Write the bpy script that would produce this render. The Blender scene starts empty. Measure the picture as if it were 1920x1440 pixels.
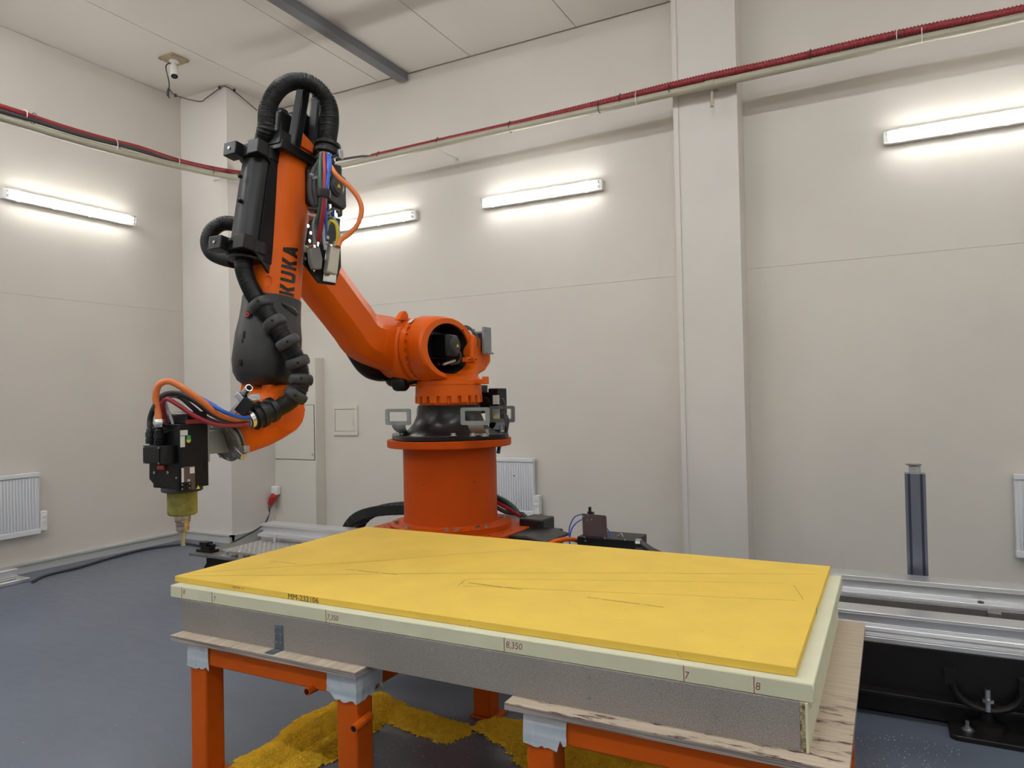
import bpy, bmesh, math, random
from math import sin, cos, pi, radians
from mathutils import Vector as V, Matrix as M, noise
random.seed(7)
SC = bpy.context.scene
COL = SC.collection

# ---------------------------------------------------------------- camera
F_PX = 1354.578
YAW, PITCH, ROLL = 0.482205477, 0.0163387429, -0.0205080288
EYE = V((0, 0, 1.52))
_f = V((-sin(YAW)*cos(PITCH), cos(YAW)*cos(PITCH), sin(PITCH)))
_r = V((cos(YAW), sin(YAW), 0))
_u = _r.cross(_f)
RT = cos(ROLL)*_r + sin(ROLL)*_u
UP = -sin(ROLL)*_r + cos(ROLL)*_u
cam_data = bpy.data.cameras.new('camera')
cam_data.sensor_width = 36
cam_data.lens = F_PX/1920*36
cam_data.clip_start = 0.05
cam = bpy.data.objects.new('camera', cam_data)
COL.objects.link(cam)
cam.matrix_world = M(((RT.x, UP.x, -_f.x, EYE.x), (RT.y, UP.y, -_f.y, EYE.y), (RT.z, UP.z, -_f.z, EYE.z), (0, 0, 0, 1)))
SC.camera = cam

# ---------------------------------------------------------------- world, exposure, light levels
world = bpy.data.worlds.new('world')
SC.world = world
world.use_nodes = True
world.node_tree.nodes['Background'].inputs[0].default_value = (0.9, 0.95, 1.0, 1)
world.node_tree.nodes['Background'].inputs[1].default_value = 0.02
SC.view_settings.view_transform = 'Standard'
SC.view_settings.look = 'None'
SC.view_settings.exposure = 0.0
SC.view_settings.gamma = 1
SC.view_settings.use_curve_mapping = False
WALL_LAMP = 36.0       # emission of the wall tubes
CEIL_LAMP = 140.0      # emission of the ceiling tubes

# ---------------------------------------------------------------- measuring helper: sight line -> point on a known plane
def ray(x, y):
    return _f + RT*((x-960)/F_PX) - UP*((y-720)/F_PX)
def at(x, y, ax, v):
    d = ray(x, y); k = (v-EYE[ax])/d[ax]
    return EYE + d*k
def AX(x, y, v): return at(x, y, 0, v)
def AY(x, y, v): return at(x, y, 1, v)
def AZ(x, y, v): return at(x, y, 2, v)
def AD(x, y, dep): return EYE + ray(x, y)*dep

# ---------------------------------------------------------------- mesh builder
class MB:
    def __init__(s): s.v = []; s.f = []
    def add(s, vs, fs):
        o = len(s.v); s.v += [tuple(p) for p in vs]; s.f += [tuple(i+o for i in f) for f in fs]; return s
    def box(s, c, d, m=None):
        x, y, z = d[0]/2, d[1]/2, d[2]/2
        vs = [V((a, b, e)) for a in (-x, x) for b in (-y, y) for e in (-z, z)]
        if m: vs = [m @ p for p in vs]
        c = V(c); vs = [p+c for p in vs]
        return s.add(vs, [(0,1,3,2),(4,6,7,5),(0,4,5,1),(2,3,7,6),(0,2,6,4),(1,5,7,3)])
    def bb(s, x0, x1, y0, y1, z0, z1):
        return s.box(((x0+x1)/2, (y0+y1)/2, (z0+z1)/2), (abs(x1-x0), abs(y1-y0), abs(z1-z0)))
    def prism(s, poly, fn, lo, hi):          # poly 2D, fn(a,b,t)->point
        n = len(poly)
        vs = [fn(a, b, lo) for a, b in poly] + [fn(a, b, hi) for a, b in poly]
        fs = [tuple(range(n))[::-1], tuple(range(n, 2*n))] + [(i, (i+1) % n, n+(i+1) % n, n+i) for i in range(n)]
        return s.add(vs, fs)
    def loft(s, secs, caps=True, close=True):
        n = len(secs[0]); vs = [p for q in secs for p in q]; fs = []
        for k in range(len(secs)-1):
            for i in range(n if close else n-1):
                j = (i+1) % n
                fs.append((k*n+i, k*n+j, (k+1)*n+j, (k+1)*n+i))
        if caps:
            fs.append(tuple(range(n))[::-1]); fs.append(tuple((len(secs)-1)*n+i for i in range(n)))
        return s.add(vs, fs)
    def lathe(s, prof, o, ax=(0,0,1), n=32, caps=True):   # prof: (radius, height)
        ax = V(ax).normalized(); t = V((0,0,1)) if abs(ax.z) < .9 else V((1,0,0))
        e1 = ax.cross(t).normalized(); e2 = ax.cross(e1)
        o = V(o)
        return s.loft([[o+ax*h+(e1*cos(2*pi*i/n)+e2*sin(2*pi*i/n))*max(r, 1e-4) for i in range(n)] for r, h in prof], caps)
    def cyl(s, p0, p1, r, n=16, r2=None):
        p0, p1 = V(p0), V(p1); d = p1-p0
        return s.lathe([(r, 0), (r if r2 is None else r2, d.length)], p0, d, n)
    def tube(s, path, r, n=10, rf=None, caps=True):
        secs = []; m = len(path); e1 = None
        for k in range(m):
            d = (path[min(k+1, m-1)]-path[max(k-1, 0)]).normalized()
            if e1 is None:
                t = V((0,0,1)) if abs(d.z) < .9 else V((1,0,0)); e1 = d.cross(t).normalized()
            else:
                e1 = (e1-d*e1.dot(d)).normalized()
            e2 = d.cross(e1); rr = rf(k) if rf else r
            secs.append([path[k]+(e1*cos(2*pi*i/n)+e2*sin(2*pi*i/n))*rr for i in range(n)])
        return s.loft(secs, caps)

def spline(pts, step=0.02):
    pts = [V(p) for p in pts]; P = [pts[0]*2-pts[1]]+pts+[pts[-1]*2-pts[-2]]; out = []
    for i in range(1, len(P)-2):
        a, b, c, d = P[i-1:i+3]; n = max(2, int((c-b).length/step))
        for k in range(n):
            t = k/n
            out.append(.5*((2*b)+(c-a)*t+(2*a-5*b+4*c-d)*t*t+(3*b-a-3*c+d)*t**3))
    out.append(pts[-1]); return out
def resample(path, step):
    L = [0.0]
    for i in range(1, len(path)): L.append(L[-1]+(path[i]-path[i-1]).length)
    n = max(2, int(L[-1]/step)); out = []; j = 0
    for k in range(n+1):
        t = L[-1]*k/n
        while j < len(L)-2 and L[j+1] < t: j += 1
        q = (t-L[j])/max(L[j+1]-L[j], 1e-9); out.append(path[j].lerp(path[j+1], q))
    return out

def obj(name, mb, mat, parent=None, smooth=None, bevel=0, seg=2, kind=None, label=None):
    me = bpy.data.meshes.new(name); me.from_pydata(mb.v, [], mb.f)
    bm = bmesh.new(); bm.from_mesh(me); bmesh.ops.recalc_face_normals(bm, faces=bm.faces); bm.to_mesh(me); bm.free()
    me.materials.append(mat)
    if smooth is not None or bevel:
        me.polygons.foreach_set('use_smooth', [True]*len(me.polygons))
        me.set_sharp_from_angle(angle=radians(smooth if smooth else 40))
    o = bpy.data.objects.new(name, me); COL.objects.link(o)
    if bevel:
        b = o.modifiers.new('bevel', 'BEVEL'); b.width = bevel; b.segments = seg; b.limit_method = 'ANGLE'; b.angle_limit = radians(40)
    if parent: adopt(o, parent)
    if kind: o['kind'] = kind
    if label: o['label'] = label
    return o
def wloc(p):
    q = V((0, 0, 0))
    while p: q += p.location; p = p.parent
    return q
def adopt(o, parent):
    o.data.transform(M.Translation(-wloc(parent))); o.parent = parent
def thing(name, label, cat, loc=(0,0,0), group=None):
    o = bpy.data.objects.new(name, None); COL.objects.link(o); o.location = loc; o.empty_display_size = .1
    return tag(o, label, cat, group)
def cut(o, mb):                     # cut a real opening and keep the result as plain mesh
    me = bpy.data.meshes.new('cutter'); me.from_pydata(mb.v, [], mb.f)
    bm = bmesh.new(); bm.from_mesh(me); bmesh.ops.recalc_face_normals(bm, faces=bm.faces); bm.to_mesh(me); bm.free()
    c = bpy.data.objects.new('cutter', me); COL.objects.link(c); c.location = wloc(o.parent)*0
    off_ = wloc(o); me.transform(M.Translation(-off_)); c.location = off_
    bpy.context.view_layer.update()
    b = o.modifiers.new('cut', 'BOOLEAN'); b.object = c; b.operation = 'DIFFERENCE'; b.solver = 'EXACT'
    dg = bpy.context.evaluated_depsgraph_get()
    new = bpy.data.meshes.new_from_object(o.evaluated_get(dg)); o.modifiers.remove(b); o.data = new
    bpy.data.objects.remove(c)
def tag(o, label, cat, group=None):
    o['label'] = label; o['category'] = cat
    if group: o['group'] = group
    return o
def struct(name, mb, mat, **k):
    o = obj(name, mb, mat, **k); o['kind'] = 'structure'; return o
def copy_tree(src, delta, parent=None):
    c = src.copy(); COL.objects.link(c)
    if parent is None: c.location = src.location + V(delta)
    else: c.parent = parent; c.matrix_parent_inverse = src.matrix_parent_inverse
    for ch in list(src.children): copy_tree(ch, delta, c)
    return c

# ---------------------------------------------------------------- materials
def mat(name, col, rough=.5, metal=0, spec=.5, var=0, vscale=6, bump=0, bscale=60, stretch=None, col2=None, coat=0, emit=0, lo=.35, hi=.65):
    m = bpy.data.materials.new(name); m.use_nodes = True; nt = m.node_tree; N = nt.nodes; L = nt.links
    b = N['Principled BSDF']; b.inputs['Base Color'].default_value = (*col, 1); b.inputs['Roughness'].default_value = rough
    b.inputs['Metallic'].default_value = metal; b.inputs['Specular IOR Level'].default_value = spec
    if coat: b.inputs['Coat Weight'].default_value = coat; b.inputs['Coat Roughness'].default_value = .15
    if emit: b.inputs['Emission Color'].default_value = (*col, 1); b.inputs['Emission Strength'].default_value = emit
    if var or col2 or bump:
        tc = N.new('ShaderNodeTexCoord'); mp = N.new('ShaderNodeMapping'); L.new(tc.outputs['Object'], mp.inputs[0])
        if stretch: mp.inputs['Scale'].default_value = stretch
    if var or col2:
        nz = N.new('ShaderNodeTexNoise'); nz.inputs['Scale'].default_value = vscale; nz.inputs['Detail'].default_value = 5; L.new(mp.outputs[0], nz.inputs['Vector'])
        cr = N.new('ShaderNodeValToRGB'); cr.color_ramp.elements[0].position = lo; cr.color_ramp.elements[1].position = hi
        c2 = col2 if col2 else tuple(c*(1-var) for c in col)
        cr.color_ramp.elements[0].color = (*c2, 1); cr.color_ramp.elements[1].color = (*col, 1)
        L.new(nz.outputs[0], cr.inputs[0]); L.new(cr.outputs[0], b.inputs['Base Color'])
    if bump:
        n2 = N.new('ShaderNodeTexNoise'); n2.inputs['Scale'].default_value = bscale; n2.inputs['Detail'].default_value = 3; L.new(mp.outputs[0], n2.inputs['Vector'])
        bp = N.new('ShaderNodeBump'); bp.inputs['Strength'].default_value = bump; bp.inputs['Distance'].default_value = .002
        L.new(n2.outputs[0], bp.inputs['Height']); L.new(bp.outputs[0], b.inputs['Normal'])
    return m
def emitter(name, col, s):
    m = bpy.data.materials.new(name); m.use_nodes = True; nt = m.node_tree; nt.nodes.clear()
    e = nt.nodes.new('ShaderNodeEmission'); e.inputs[0].default_value = (*col, 1); e.inputs[1].default_value = s
    o = nt.nodes.new('ShaderNodeOutputMaterial'); nt.links.new(e.outputs[0], o.inputs[0]); return m
def clear_plastic(name):
    m = bpy.data.materials.new(name); m.use_nodes = True; nt = m.node_tree; nt.nodes.clear()
    t = nt.nodes.new('ShaderNodeBsdfTransparent'); t.inputs[0].default_value = (.97, .98, .98, 1)
    g = nt.nodes.new('ShaderNodeBsdfGlossy'); g.inputs['Roughness'].default_value = .15
    fr = nt.nodes.new('ShaderNodeFresnel'); fr.inputs[0].default_value = 1.3
    mx = nt.nodes.new('ShaderNodeMixShader'); o = nt.nodes.new('ShaderNodeOutputMaterial')
    nt.links.new(fr.outputs[0], mx.inputs[0]); nt.links.new(t.outputs[0], mx.inputs[1]); nt.links.new(g.outputs[0], mx.inputs[2]); nt.links.new(mx.outputs[0], o.inputs[0])
    return m

m_wall = mat('painted_wall', (.675, .63, .565), .55, var=.05, vscale=1.2, bump=.05, bscale=40)
m_wall2 = mat('painted_column', (.69, .65, .60), .5, var=.04, vscale=1.5)
m_ceil = mat('ceiling_sheet', (.70, .66, .60), .45, var=.04, vscale=1.0)
m_gap = mat('dark_gap', (.12, .11, .10), .9)
m_white = mat('white_enamel', (.74, .75, .78), .35)
m_whiteplastic = mat('white_plastic', (.78, .77, .74), .35)
m_cabinet = mat('cream_enamel', (.67, .635, .56), .4)
m_trunk = mat('grey_trunking', (.52, .53, .53), .5)
m_pipe = mat('beige_conduit', (.42, .395, .30), .35, var=.08, vscale=5)
m_redhose = mat('red_hose', (.27, .022, .028), .45)
m_darkcable = mat('dark_grey_cable', (.045, .042, .045), .5)
m_black = mat('black_plastic', (.008, .008, .009), .38, spec=.35)
m_deep = mat('deep_black', (.004, .004, .006), .5, spec=.2)
m_blackhose = mat('black_hose', (.011, .011, .012), .38, spec=.45)
m_rubber = mat('dusty_rubber', (.026, .027, .029), .55, spec=.35, col2=(.055, .055, .053), vscale=18)
m_shroud = mat('grey_black_cover', (.017, .018, .020), .40, spec=.4, col2=(.026, .027, .029), vscale=8, bump=.05, bscale=90)
m_blackmetal = mat('black_metal', (.005, .005, .006), .36, spec=.25)
m_gloss = mat('gloss_black_casting', (.009, .008, .008), .30, spec=.28, bump=.04, bscale=50)
m_orange = mat('orange_paint', (.70, .112, .004), .42, spec=.2, var=.05, vscale=4, bump=.03, bscale=90)
m_ped = mat('pedestal_paint', (.43, .054, .001), .45, spec=.13, var=.04, vscale=4)
m_orange_d = mat('trestle_paint', (.55, .090, .003), .45, spec=.2, var=.12, vscale=7)
m_orcable = mat('orange_cable', (.72, .19, .05), .45)
m_steel = mat('zinc_steel', (.55, .57, .60), .32, metal=.9, var=.2, vscale=30)
m_galv = mat('galvanised_plate', (.30, .335, .335), .42, metal=.55, var=.12, vscale=14)
m_angle = mat('blued_zinc', (.17, .21, .25), .4, metal=.6, var=.3, vscale=40)
m_chrome = mat('bright_steel', (.72, .73, .75), .18, metal=1)
m_alu = mat('milled_aluminium', (.80, .81, .83), .33, metal=.85, var=.05, vscale=2, stretch=(.1, 8, 8))
m_tread = mat('tread_plate', (.50, .49, .47), .35, metal=.75, var=.2, vscale=25)
m_plate = mat('grey_steel_plate', (.22, .21, .20), .45, metal=.6, var=.2, vscale=10)
m_post = mat('anodised_post', (.17, .185, .23), .35, metal=.6)
m_post2 = mat('anodised_slot', (.06, .065, .10), .5, metal=.4)
m_beamgrey = mat('grey_beam_paint', (.14, .145, .155), .45)
m_red = mat('red_plastic', (.42, .02, .02), .35)
m_cream = mat('cream_foam', (.71, .70, .51), .8, var=.05, vscale=9, bump=.15, bscale=260)
m_ink = mat('red_brown_ink', (.24, .06, .05), .7)
m_ink2 = mat('black_print', (.07, .05, .01), .7)
m_score = mat('scored_foam', (.40, .26, .035), .9)
m_blue = mat('blue_cable', (.01, .10, .50), .35)
m_dred = mat('dark_red_cable', (.28, .015, .03), .4)
m_green = mat('green_hose', (.012, .075, .045), .45)
m_grey = mat('grey_plastic', (.20, .20, .20), .45)
m_lgrey = mat('light_grey_cable', (.40, .40, .42), .45)
m_beige = mat('beige_metal', (.50, .46, .38), .4, metal=.4)
m_dust = mat('dusty_nose', (.13, .115, .025), .7, col2=(.26, .22, .03), vscale=25)
m_tape = mat('masking_tape', (.62, .64, .68), .55, col2=(.40, .50, .58), vscale=3.0, stretch=(1, 1, 14))
m_brown = mat('brown_plate', (.085, .055, .055), .4, var=.2, vscale=9)
m_label = mat('white_label', (.62, .62, .60), .5)
m_yel = mat('yellow_mark', (.65, .55, .02), .5)
m_grn = mat('green_mark', (.02, .28, .10), .5)
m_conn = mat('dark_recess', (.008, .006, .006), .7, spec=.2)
m_holder = mat('tool_holder_steel', (.48, .50, .56), .22, metal=.95, col2=(.50, .36, .22), vscale=6)

def yellow_foam():
    m = mat('yellow_foam', (.83, .56, .085), .8, var=.07, vscale=5, bump=.12, bscale=220)
    nt = m.node_tree; N = nt.nodes; L = nt.links; b = N['Principled BSDF']
    old = b.inputs['Base Color'].links[0].from_socket
    tc = N.new('ShaderNodeTexCoord'); vo = N.new('ShaderNodeTexVoronoi'); vo.inputs['Scale'].default_value = 46; vo.inputs['Randomness'].default_value = 1
    L.new(tc.outputs['Object'], vo.inputs['Vector'])
    wn = N.new('ShaderNodeTexWhiteNoise'); L.new(vo.outputs['Color'], wn.inputs['Vector'])
    gt = N.new('ShaderNodeMath'); gt.operation = 'GREATER_THAN'; gt.inputs[1].default_value = .6; L.new(wn.outputs['Value'], gt.inputs[0])
    lt = N.new('ShaderNodeMath'); lt.operation = 'LESS_THAN'; lt.inputs[1].default_value = .10; L.new(vo.outputs['Distance'], lt.inputs[0])
    mu = N.new('ShaderNodeMath'); mu.operation = 'MULTIPLY'; L.new(gt.outputs[0], mu.inputs[0]); L.new(lt.outputs[0], mu.inputs[1])
    mx = N.new('ShaderNodeMix'); mx.data_type = 'RGBA'; L.new(mu.outputs[0], mx.inputs[0]); L.new(old, mx.inputs[6]); mx.inputs[7].default_value = (.50, .32, .045, 1)
    L.new(mx.outputs[2], b.inputs['Base Color']); return m
m_yellow = yellow_foam()
def speckle(name, c1, c2, c3, scale, rough=.7):
    m = bpy.data.materials.new(name); m.use_nodes = True; nt = m.node_tree; N = nt.nodes; L = nt.links; b = N['Principled BSDF']; b.inputs['Roughness'].default_value = rough
    tc = N.new('ShaderNodeTexCoord'); n1 = N.new('ShaderNodeTexNoise'); n1.inputs['Scale'].default_value = scale; n1.inputs['Detail'].default_value = 2
    L.new(tc.outputs['Object'], n1.inputs['Vector'])
    cr = N.new('ShaderNodeValToRGB'); e = cr.color_ramp.elements; e[0].position = .34; e[0].color = (*c1, 1); e[1].position = .68; e[1].color = (*c3, 1)
    k = e.new(.5); k.color = (*c2, 1); L.new(n1.outputs[0], cr.inputs[0])
    n2 = N.new('ShaderNodeTexNoise'); n2.inputs['Scale'].default_value = 2.2; L.new(tc.outputs['Object'], n2.inputs['Vector'])
    mx = N.new('ShaderNodeMix'); mx.data_type = 'RGBA'; mx.blend_type = 'MULTIPLY'; mx.inputs[0].default_value = .35
    L.new(cr.outputs[0], mx.inputs[6]); L.new(n2.outputs[0], mx.inputs[7]); L.new(mx.outputs[2], b.inputs['Base Color']); return m
m_chip = speckle('chipboard_face', (.20, .18, .17), (.33, .30, .28), (.48, .44, .41), 380)
m_chipedge = speckle('chipboard_edge', (.10, .08, .05), (.38, .30, .18), (.62, .52, .34), 90)
def plywood(name, stain):
    m = bpy.data.materials.new(name); m.use_nodes = True; nt = m.node_tree; N = nt.nodes; L = nt.links; b = N['Principled BSDF']; b.inputs['Roughness'].default_value = .65
    tc = N.new('ShaderNodeTexCoord'); mp = N.new('ShaderNodeMapping'); L.new(tc.outputs['Object'], mp.inputs[0])
    mp.inputs['Scale'].default_value = (2.2, 34, 16) if stain else (30, 2.0, 16)
    n1 = N.new('ShaderNodeTexNoise'); n1.inputs['Scale'].default_value = 2.2; n1.inputs['Detail'].default_value = 6; L.new(mp.outputs[0], n1.inputs['Vector'])
    cr = N.new('ShaderNodeValToRGB'); e = cr.color_ramp.elements; e[0].position = .3; e[0].color = (.45, .36, .27, 1) if stain else (.36, .29, .225, 1); e[1].position = .62; e[1].color = (.54, .445, .34, 1)
    L.new(n1.outputs[0], cr.inputs[0]); out = cr.outputs[0]
    if stain:
        mq = N.new('ShaderNodeMapping'); L.new(tc.outputs['Object'], mq.inputs[0]); mq.inputs['Scale'].default_value = (2.0, 9, 1); mq.inputs['Location'].default_value = (.32, .4, 0)
        n2 = N.new('ShaderNodeTexNoise'); n2.inputs['Scale'].default_value = 3.0; n2.inputs['Detail'].default_value = 8; n2.inputs['Roughness'].default_value = .7; L.new(mq.outputs[0], n2.inputs['Vector'])
        c2 = N.new('ShaderNodeValToRGB'); c2.color_ramp.elements[0].position = .53; c2.color_ramp.elements[1].position = .60; L.new(n2.outputs[0], c2.inputs[0])
        sx = N.new('ShaderNodeSeparateXYZ'); L.new(tc.outputs['Object'], sx.inputs[0])
        mr = N.new('ShaderNodeMapRange'); mr.inputs[1].default_value = -.35; mr.inputs[2].default_value = -.12; mr.inputs[3].default_value = 1; mr.inputs[4].default_value = 0; L.new(sx.outputs['Y'], mr.inputs[0])
        ml = N.new('ShaderNodeMath'); ml.operation = 'MULTIPLY'; L.new(mr.outputs[0], ml.inputs[0]); L.new(c2.outputs[0], ml.inputs[1])
        mx = N.new('ShaderNodeMix'); mx.data_type = 'RGBA'; L.new(ml.outputs[0], mx.inputs[0]); L.new(out, mx.inputs[6]); mx.inputs[7].default_value = (.075, .035, .035, 1); out = mx.outputs[2]
    L.new(out, b.inputs['Base Color']); return m
m_ply = plywood('plywood_face', False)
m_plystain = plywood('stained_plywood_face', True)
m_plyedge = mat('plywood_edge', (.40, .36, .34), .7, col2=(.20, .165, .15), vscale=9, stretch=(.3, .3, 28), lo=.42, hi=.56)
m_plate_wood = mat('small_wood_plate', (.42, .33, .20), .6, var=.25, vscale=6, stretch=(14, 1, 1))
def floor_mat():
    m = bpy.data.materials.new('grey_floor_paint'); m.use_nodes = True; nt = m.node_tree; N = nt.nodes; L = nt.links; b = N['Principled BSDF']
    tc = N.new('ShaderNodeTexCoord')
    n1 = N.new('ShaderNodeTexNoise'); n1.inputs['Scale'].default_value = .8; n1.inputs['Detail'].default_value = 4; L.new(tc.outputs['Object'], n1.inputs['Vector'])
    cr = N.new('ShaderNodeValToRGB'); e = cr.color_ramp.elements; e[0].position = .3; e[0].color = (.096, .116, .158, 1); e[1].position = .7; e[1].color = (.124, .146, .190, 1); L.new(n1.outputs[0], cr.inputs[0])
    mp = N.new('ShaderNodeMapping'); mp.inputs['Scale'].default_value = (1.4, 5, 1); mp.inputs['Rotation'].default_value = (0, 0, .5); L.new(tc.outputs['Object'], mp.inputs[0])
    n2 = N.new('ShaderNodeTexNoise'); n2.inputs['Scale'].default_value = 4; n2.inputs['Detail'].default_value = 7; n2.inputs['Roughness'].default_value = .65; L.new(mp.outputs[0], n2.inputs['Vector'])
    c2 = N.new('ShaderNodeValToRGB'); c2.color_ramp.elements[0].position = .62; c2.color_ramp.elements[1].position = .80; c2.color_ramp.elements[1].color = (.5, .5, .5, 1); L.new(n2.outputs[0], c2.inputs[0])
    mx = N.new('ShaderNodeMix'); mx.data_type = 'RGBA'; L.new(c2.outputs[0], mx.inputs[0]); L.new(cr.outputs[0], mx.inputs[6]); mx.inputs[7].default_value = (.26, .27, .29, 1)
    L.new(mx.outputs[2], b.inputs['Base Color'])
    r = N.new('ShaderNodeMapRange'); r.inputs[3].default_value = .24; r.inputs[4].default_value = .42; L.new(n2.outputs[0], r.inputs[0]); L.new(r.outputs[0], b.inputs['Roughness'])
    n3 = N.new('ShaderNodeTexNoise'); n3.inputs['Scale'].default_value = 9; L.new(tc.outputs['Object'], n3.inputs['Vector'])
    bp = N.new('ShaderNodeBump'); bp.inputs['Strength'].default_value = .12; bp.inputs['Distance'].default_value = .004; L.new(n3.outputs[0], bp.inputs['Height']); L.new(bp.outputs[0], b.inputs['Normal'])
    return m
m_floor = floor_mat()

# ================================================================ ROOM
XL, YB, ZC = -7.036, 6.264, 4.96
XR, YF = 4.2, -4.6
struct('floor', MB().bb(XL-.2, XR+.2, YF-.2, YB+.2, -.1, 0), m_floor)
# ceiling: backing plus sheet panels with narrow dark joints running into the room
ce = struct('ceiling', MB().bb(XL-.2, XR+.2, YF-.2, YB+.2, ZC+.012, ZC+.12), m_gap)
x0 = -5.985-1.155
while x0 < XR:
    obj('ceiling_panel', MB().bb(max(x0+.004, XL-.1), min(x0+1.151, XR+.1), YF-.1, YB-.012, ZC, ZC+.012), m_ceil, ce)
    x0 += 1.155
# walls made of large panels with a shallow joint at 2.5 m
def wall(name, bx, panels):
    w = struct(name, MB().bb(*bx), m_wall)
    for p in panels: obj('wall_panel', MB().bb(*p), m_wall, w)
JZ = AY(1265, 518, YB).z
wall('wall_back', (XL-.2, XR+.2, YB+.01, YB+.2, -.05, ZC+.1),
     [(x, XR+.2, YB, YB+.01, a, b) for x in (XL-.05,) for a, b in ((0, JZ-.0009), (JZ+.0009, ZC-.008))])
wall('wall_left', (XL-.2, XL-.01, YF-.2, YB+.2, -.05, ZC+.1),
     [(XL-.01, XL, y, YB, a, b) for y in (YF,) for a, b in ((0, JZ-.0009), (JZ+.0009, ZC-.004))])
struct('wall_right', MB().bb(XR, XR+.2, YF-.2, YB+.2, -.05, ZC+.1), m_wall)
struct('wall_front', MB().bb(XL-.2, XR+.2, YF-.2, YF, -.05, ZC+.1), m_wall)
# corner pier and wall column
PX1, PY = -6.297, 5.487
struct('trim_1', MB().bb(XL, PX1, PY, YB, 0, ZC), m_wall2, bevel=.004)
CY = 5.98
cx0, cx1 = AY(1262, 120, CY).x, AY(1379, 120, CY).x
col = struct('trim_2', MB().bb(cx0, cx1, CY, YB, 0, ZC), m_wall2)
for a, b in ((cx0-.006, cx0+.035), (cx1-.04, cx1+.006)):
    obj('corner_bead', MB().prism([(a, CY-.012), (b, CY-.012), (b, CY+.0), (a, CY+.0)], lambda p, q, t: V((p, q, t)), 0, ZC), m_wall2, col)
obj('corner_bead', MB().bb(cx1-.001, cx1+.005, CY+.0005, CY+.04, 0, ZC), m_wall2, col)
# baseboards / cable trunking on the left
struct('baseboard_left', MB().bb(XL, XL+.03, YF, PY, 0, .075).bb(XL, XL+.045, YF, PY, .075, .095), m_trunk)
struct('baseboard_back', MB().bb(XL, PX1+.03, PY-.03, PY, 0, .075).bb(XL, PX1+.04, PY-.04, PY, .075, .09)
       .bb(PX1, PX1+.03, PY-.03, YB, 0, .075).bb(PX1, PX1+.04, PY-.04, YB, .075, .09).bb(PX1, XR, YB-.02, YB, 0, .08), m_trunk)
# steel beam under the ceiling
bx = AZ(500, 0, 4.88).x
beam = thing('ceiling_beam', 'grey steel beam running under the white ceiling to the back wall', 'beam', (bx+.06, 5, ZC-.1))
obj('web', MB().bb(bx, bx+.115, YF+.02, YB-.03, ZC-.085, ZC-.001), m_beamgrey, beam, bevel=.004)
obj('end_bracket', MB().bb(bx+.075, bx+.12, YB-.034, YB-.028, ZC-.085, ZC-.005), m_steel, beam)

# ================================================================ LAMPS
tube_m = emitter('tube_glow', (1.0, .985, .95), WALL_LAMP)
tubec_m = emitter('ceiling_tube_glow', (.95, .975, 1.0), CEIL_LAMP)
m_cover = clear_plastic('clear_cover')
m_refl = mat('white_reflector', (.85, .85, .84), .3)
def lamp(label, p, q, n, tm, group):
    """p,q ends on the wall line, n outward normal"""
    p, q, n = V(p), V(q), V(n); d = (q-p).normalized(); s = n.cross(d).normalized(); L = (q-p).length; c = (p+q)/2
    R = M((d, s, n)).transposed()
    t = thing('fluorescent_lamp', label, 'lamp', c, group)
    def bx(a0, a1, b0, b1, c0, c1, mb):
        return mb.box(c+d*(a0+a1)/2+s*(b0+b1)/2+n*(c0+c1)/2, (a1-a0, b1-b0, c1-c0), R)
    obj('housing', bx(-L/2, L/2, -.05, .05, .0, .056, MB()), m_whiteplastic, t, bevel=.008)
    obj('reflector', bx(-L/2+.03, L/2-.03, -.042, .042, .057, .060, MB()), m_refl, t)
    for k in (-.021, .021):
        tb = obj('tube', MB().cyl(c-d*(L/2-.05)+s*k+n*.076, c+d*(L/2-.05)+s*k+n*.076, .012, 10), tm, t, smooth=60)
        for e in (-1, 1):
            obj('tube_socket', MB().box(c+d*e*(L/2-.04)+s*k+n*.075, (.02, .026, .03), R), m_whiteplastic, tb)
    # clear cover: open-backed half tube
    secs = []
    prof = [(-.05, .057), (-.05, .078), (-.042, .098), (-.025, .105), (.025, .105), (.042, .098), (.05, .078), (.05, .057)]
    for a, k in ((-L/2+.001, .9), (-L/2+.012, 1), (L/2-.012, 1), (L/2-.001, .9)):
        secs.append([c+d*a+s*(x*k)+n*(.057+(y-.057)*k) for x, y in prof])
    obj('cover', MB().loft(secs, caps=True, close=False), m_cover, t, smooth=40)
    for a in (-.4, -.15, .12, .38):
        for e in (-1, 1):
            obj('clip', MB().box(c+d*a*L+s*e*.052+n*.045, (.03, .005, .02), R), m_chrome, t)
    return t
WG = 'fluorescent lamps on the walls'
z3 = AY(1015, 363, 6.2).z
def wl(x0, label): lamp(label, (x0, YB, z3), (x0+1.27, YB, z3), (0, -1, 0), tube_m, WG)
wl(AY(902, 380, 6.2).x, 'bright fluorescent wall lamp on the back wall, left of the white column')
wl(AY(778, 400, 6.2).x-1.27, 'fluorescent wall lamp partly hidden behind the robot arm')
wl(AY(1655, 252, 6.2).x, 'fluorescent wall lamp on the back wall at the right edge of the photo')
yl = AX(8, 361, -6.96).y; zl = AX(130, 387, -6.96).z
lamp('fluorescent wall lamp on the left wall above the radiator', (XL, yl, zl), (XL, yl+1.27, zl), (1, 0, 0), tube_m, WG)
for y, w_ in ((.6, 'level with the camera'), (-2.4, 'behind the camera')): lamp('fluorescent lamp on the left wall '+w_, (XL, y, zl), (XL, y+1.27, zl), (1, 0, 0), tube_m, WG)
lamp('wall lamp of the back wall right of the picture', (2.4, YB, z3), (3.67, YB, z3), (0, -1, 0), tube_m, WG)
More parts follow.
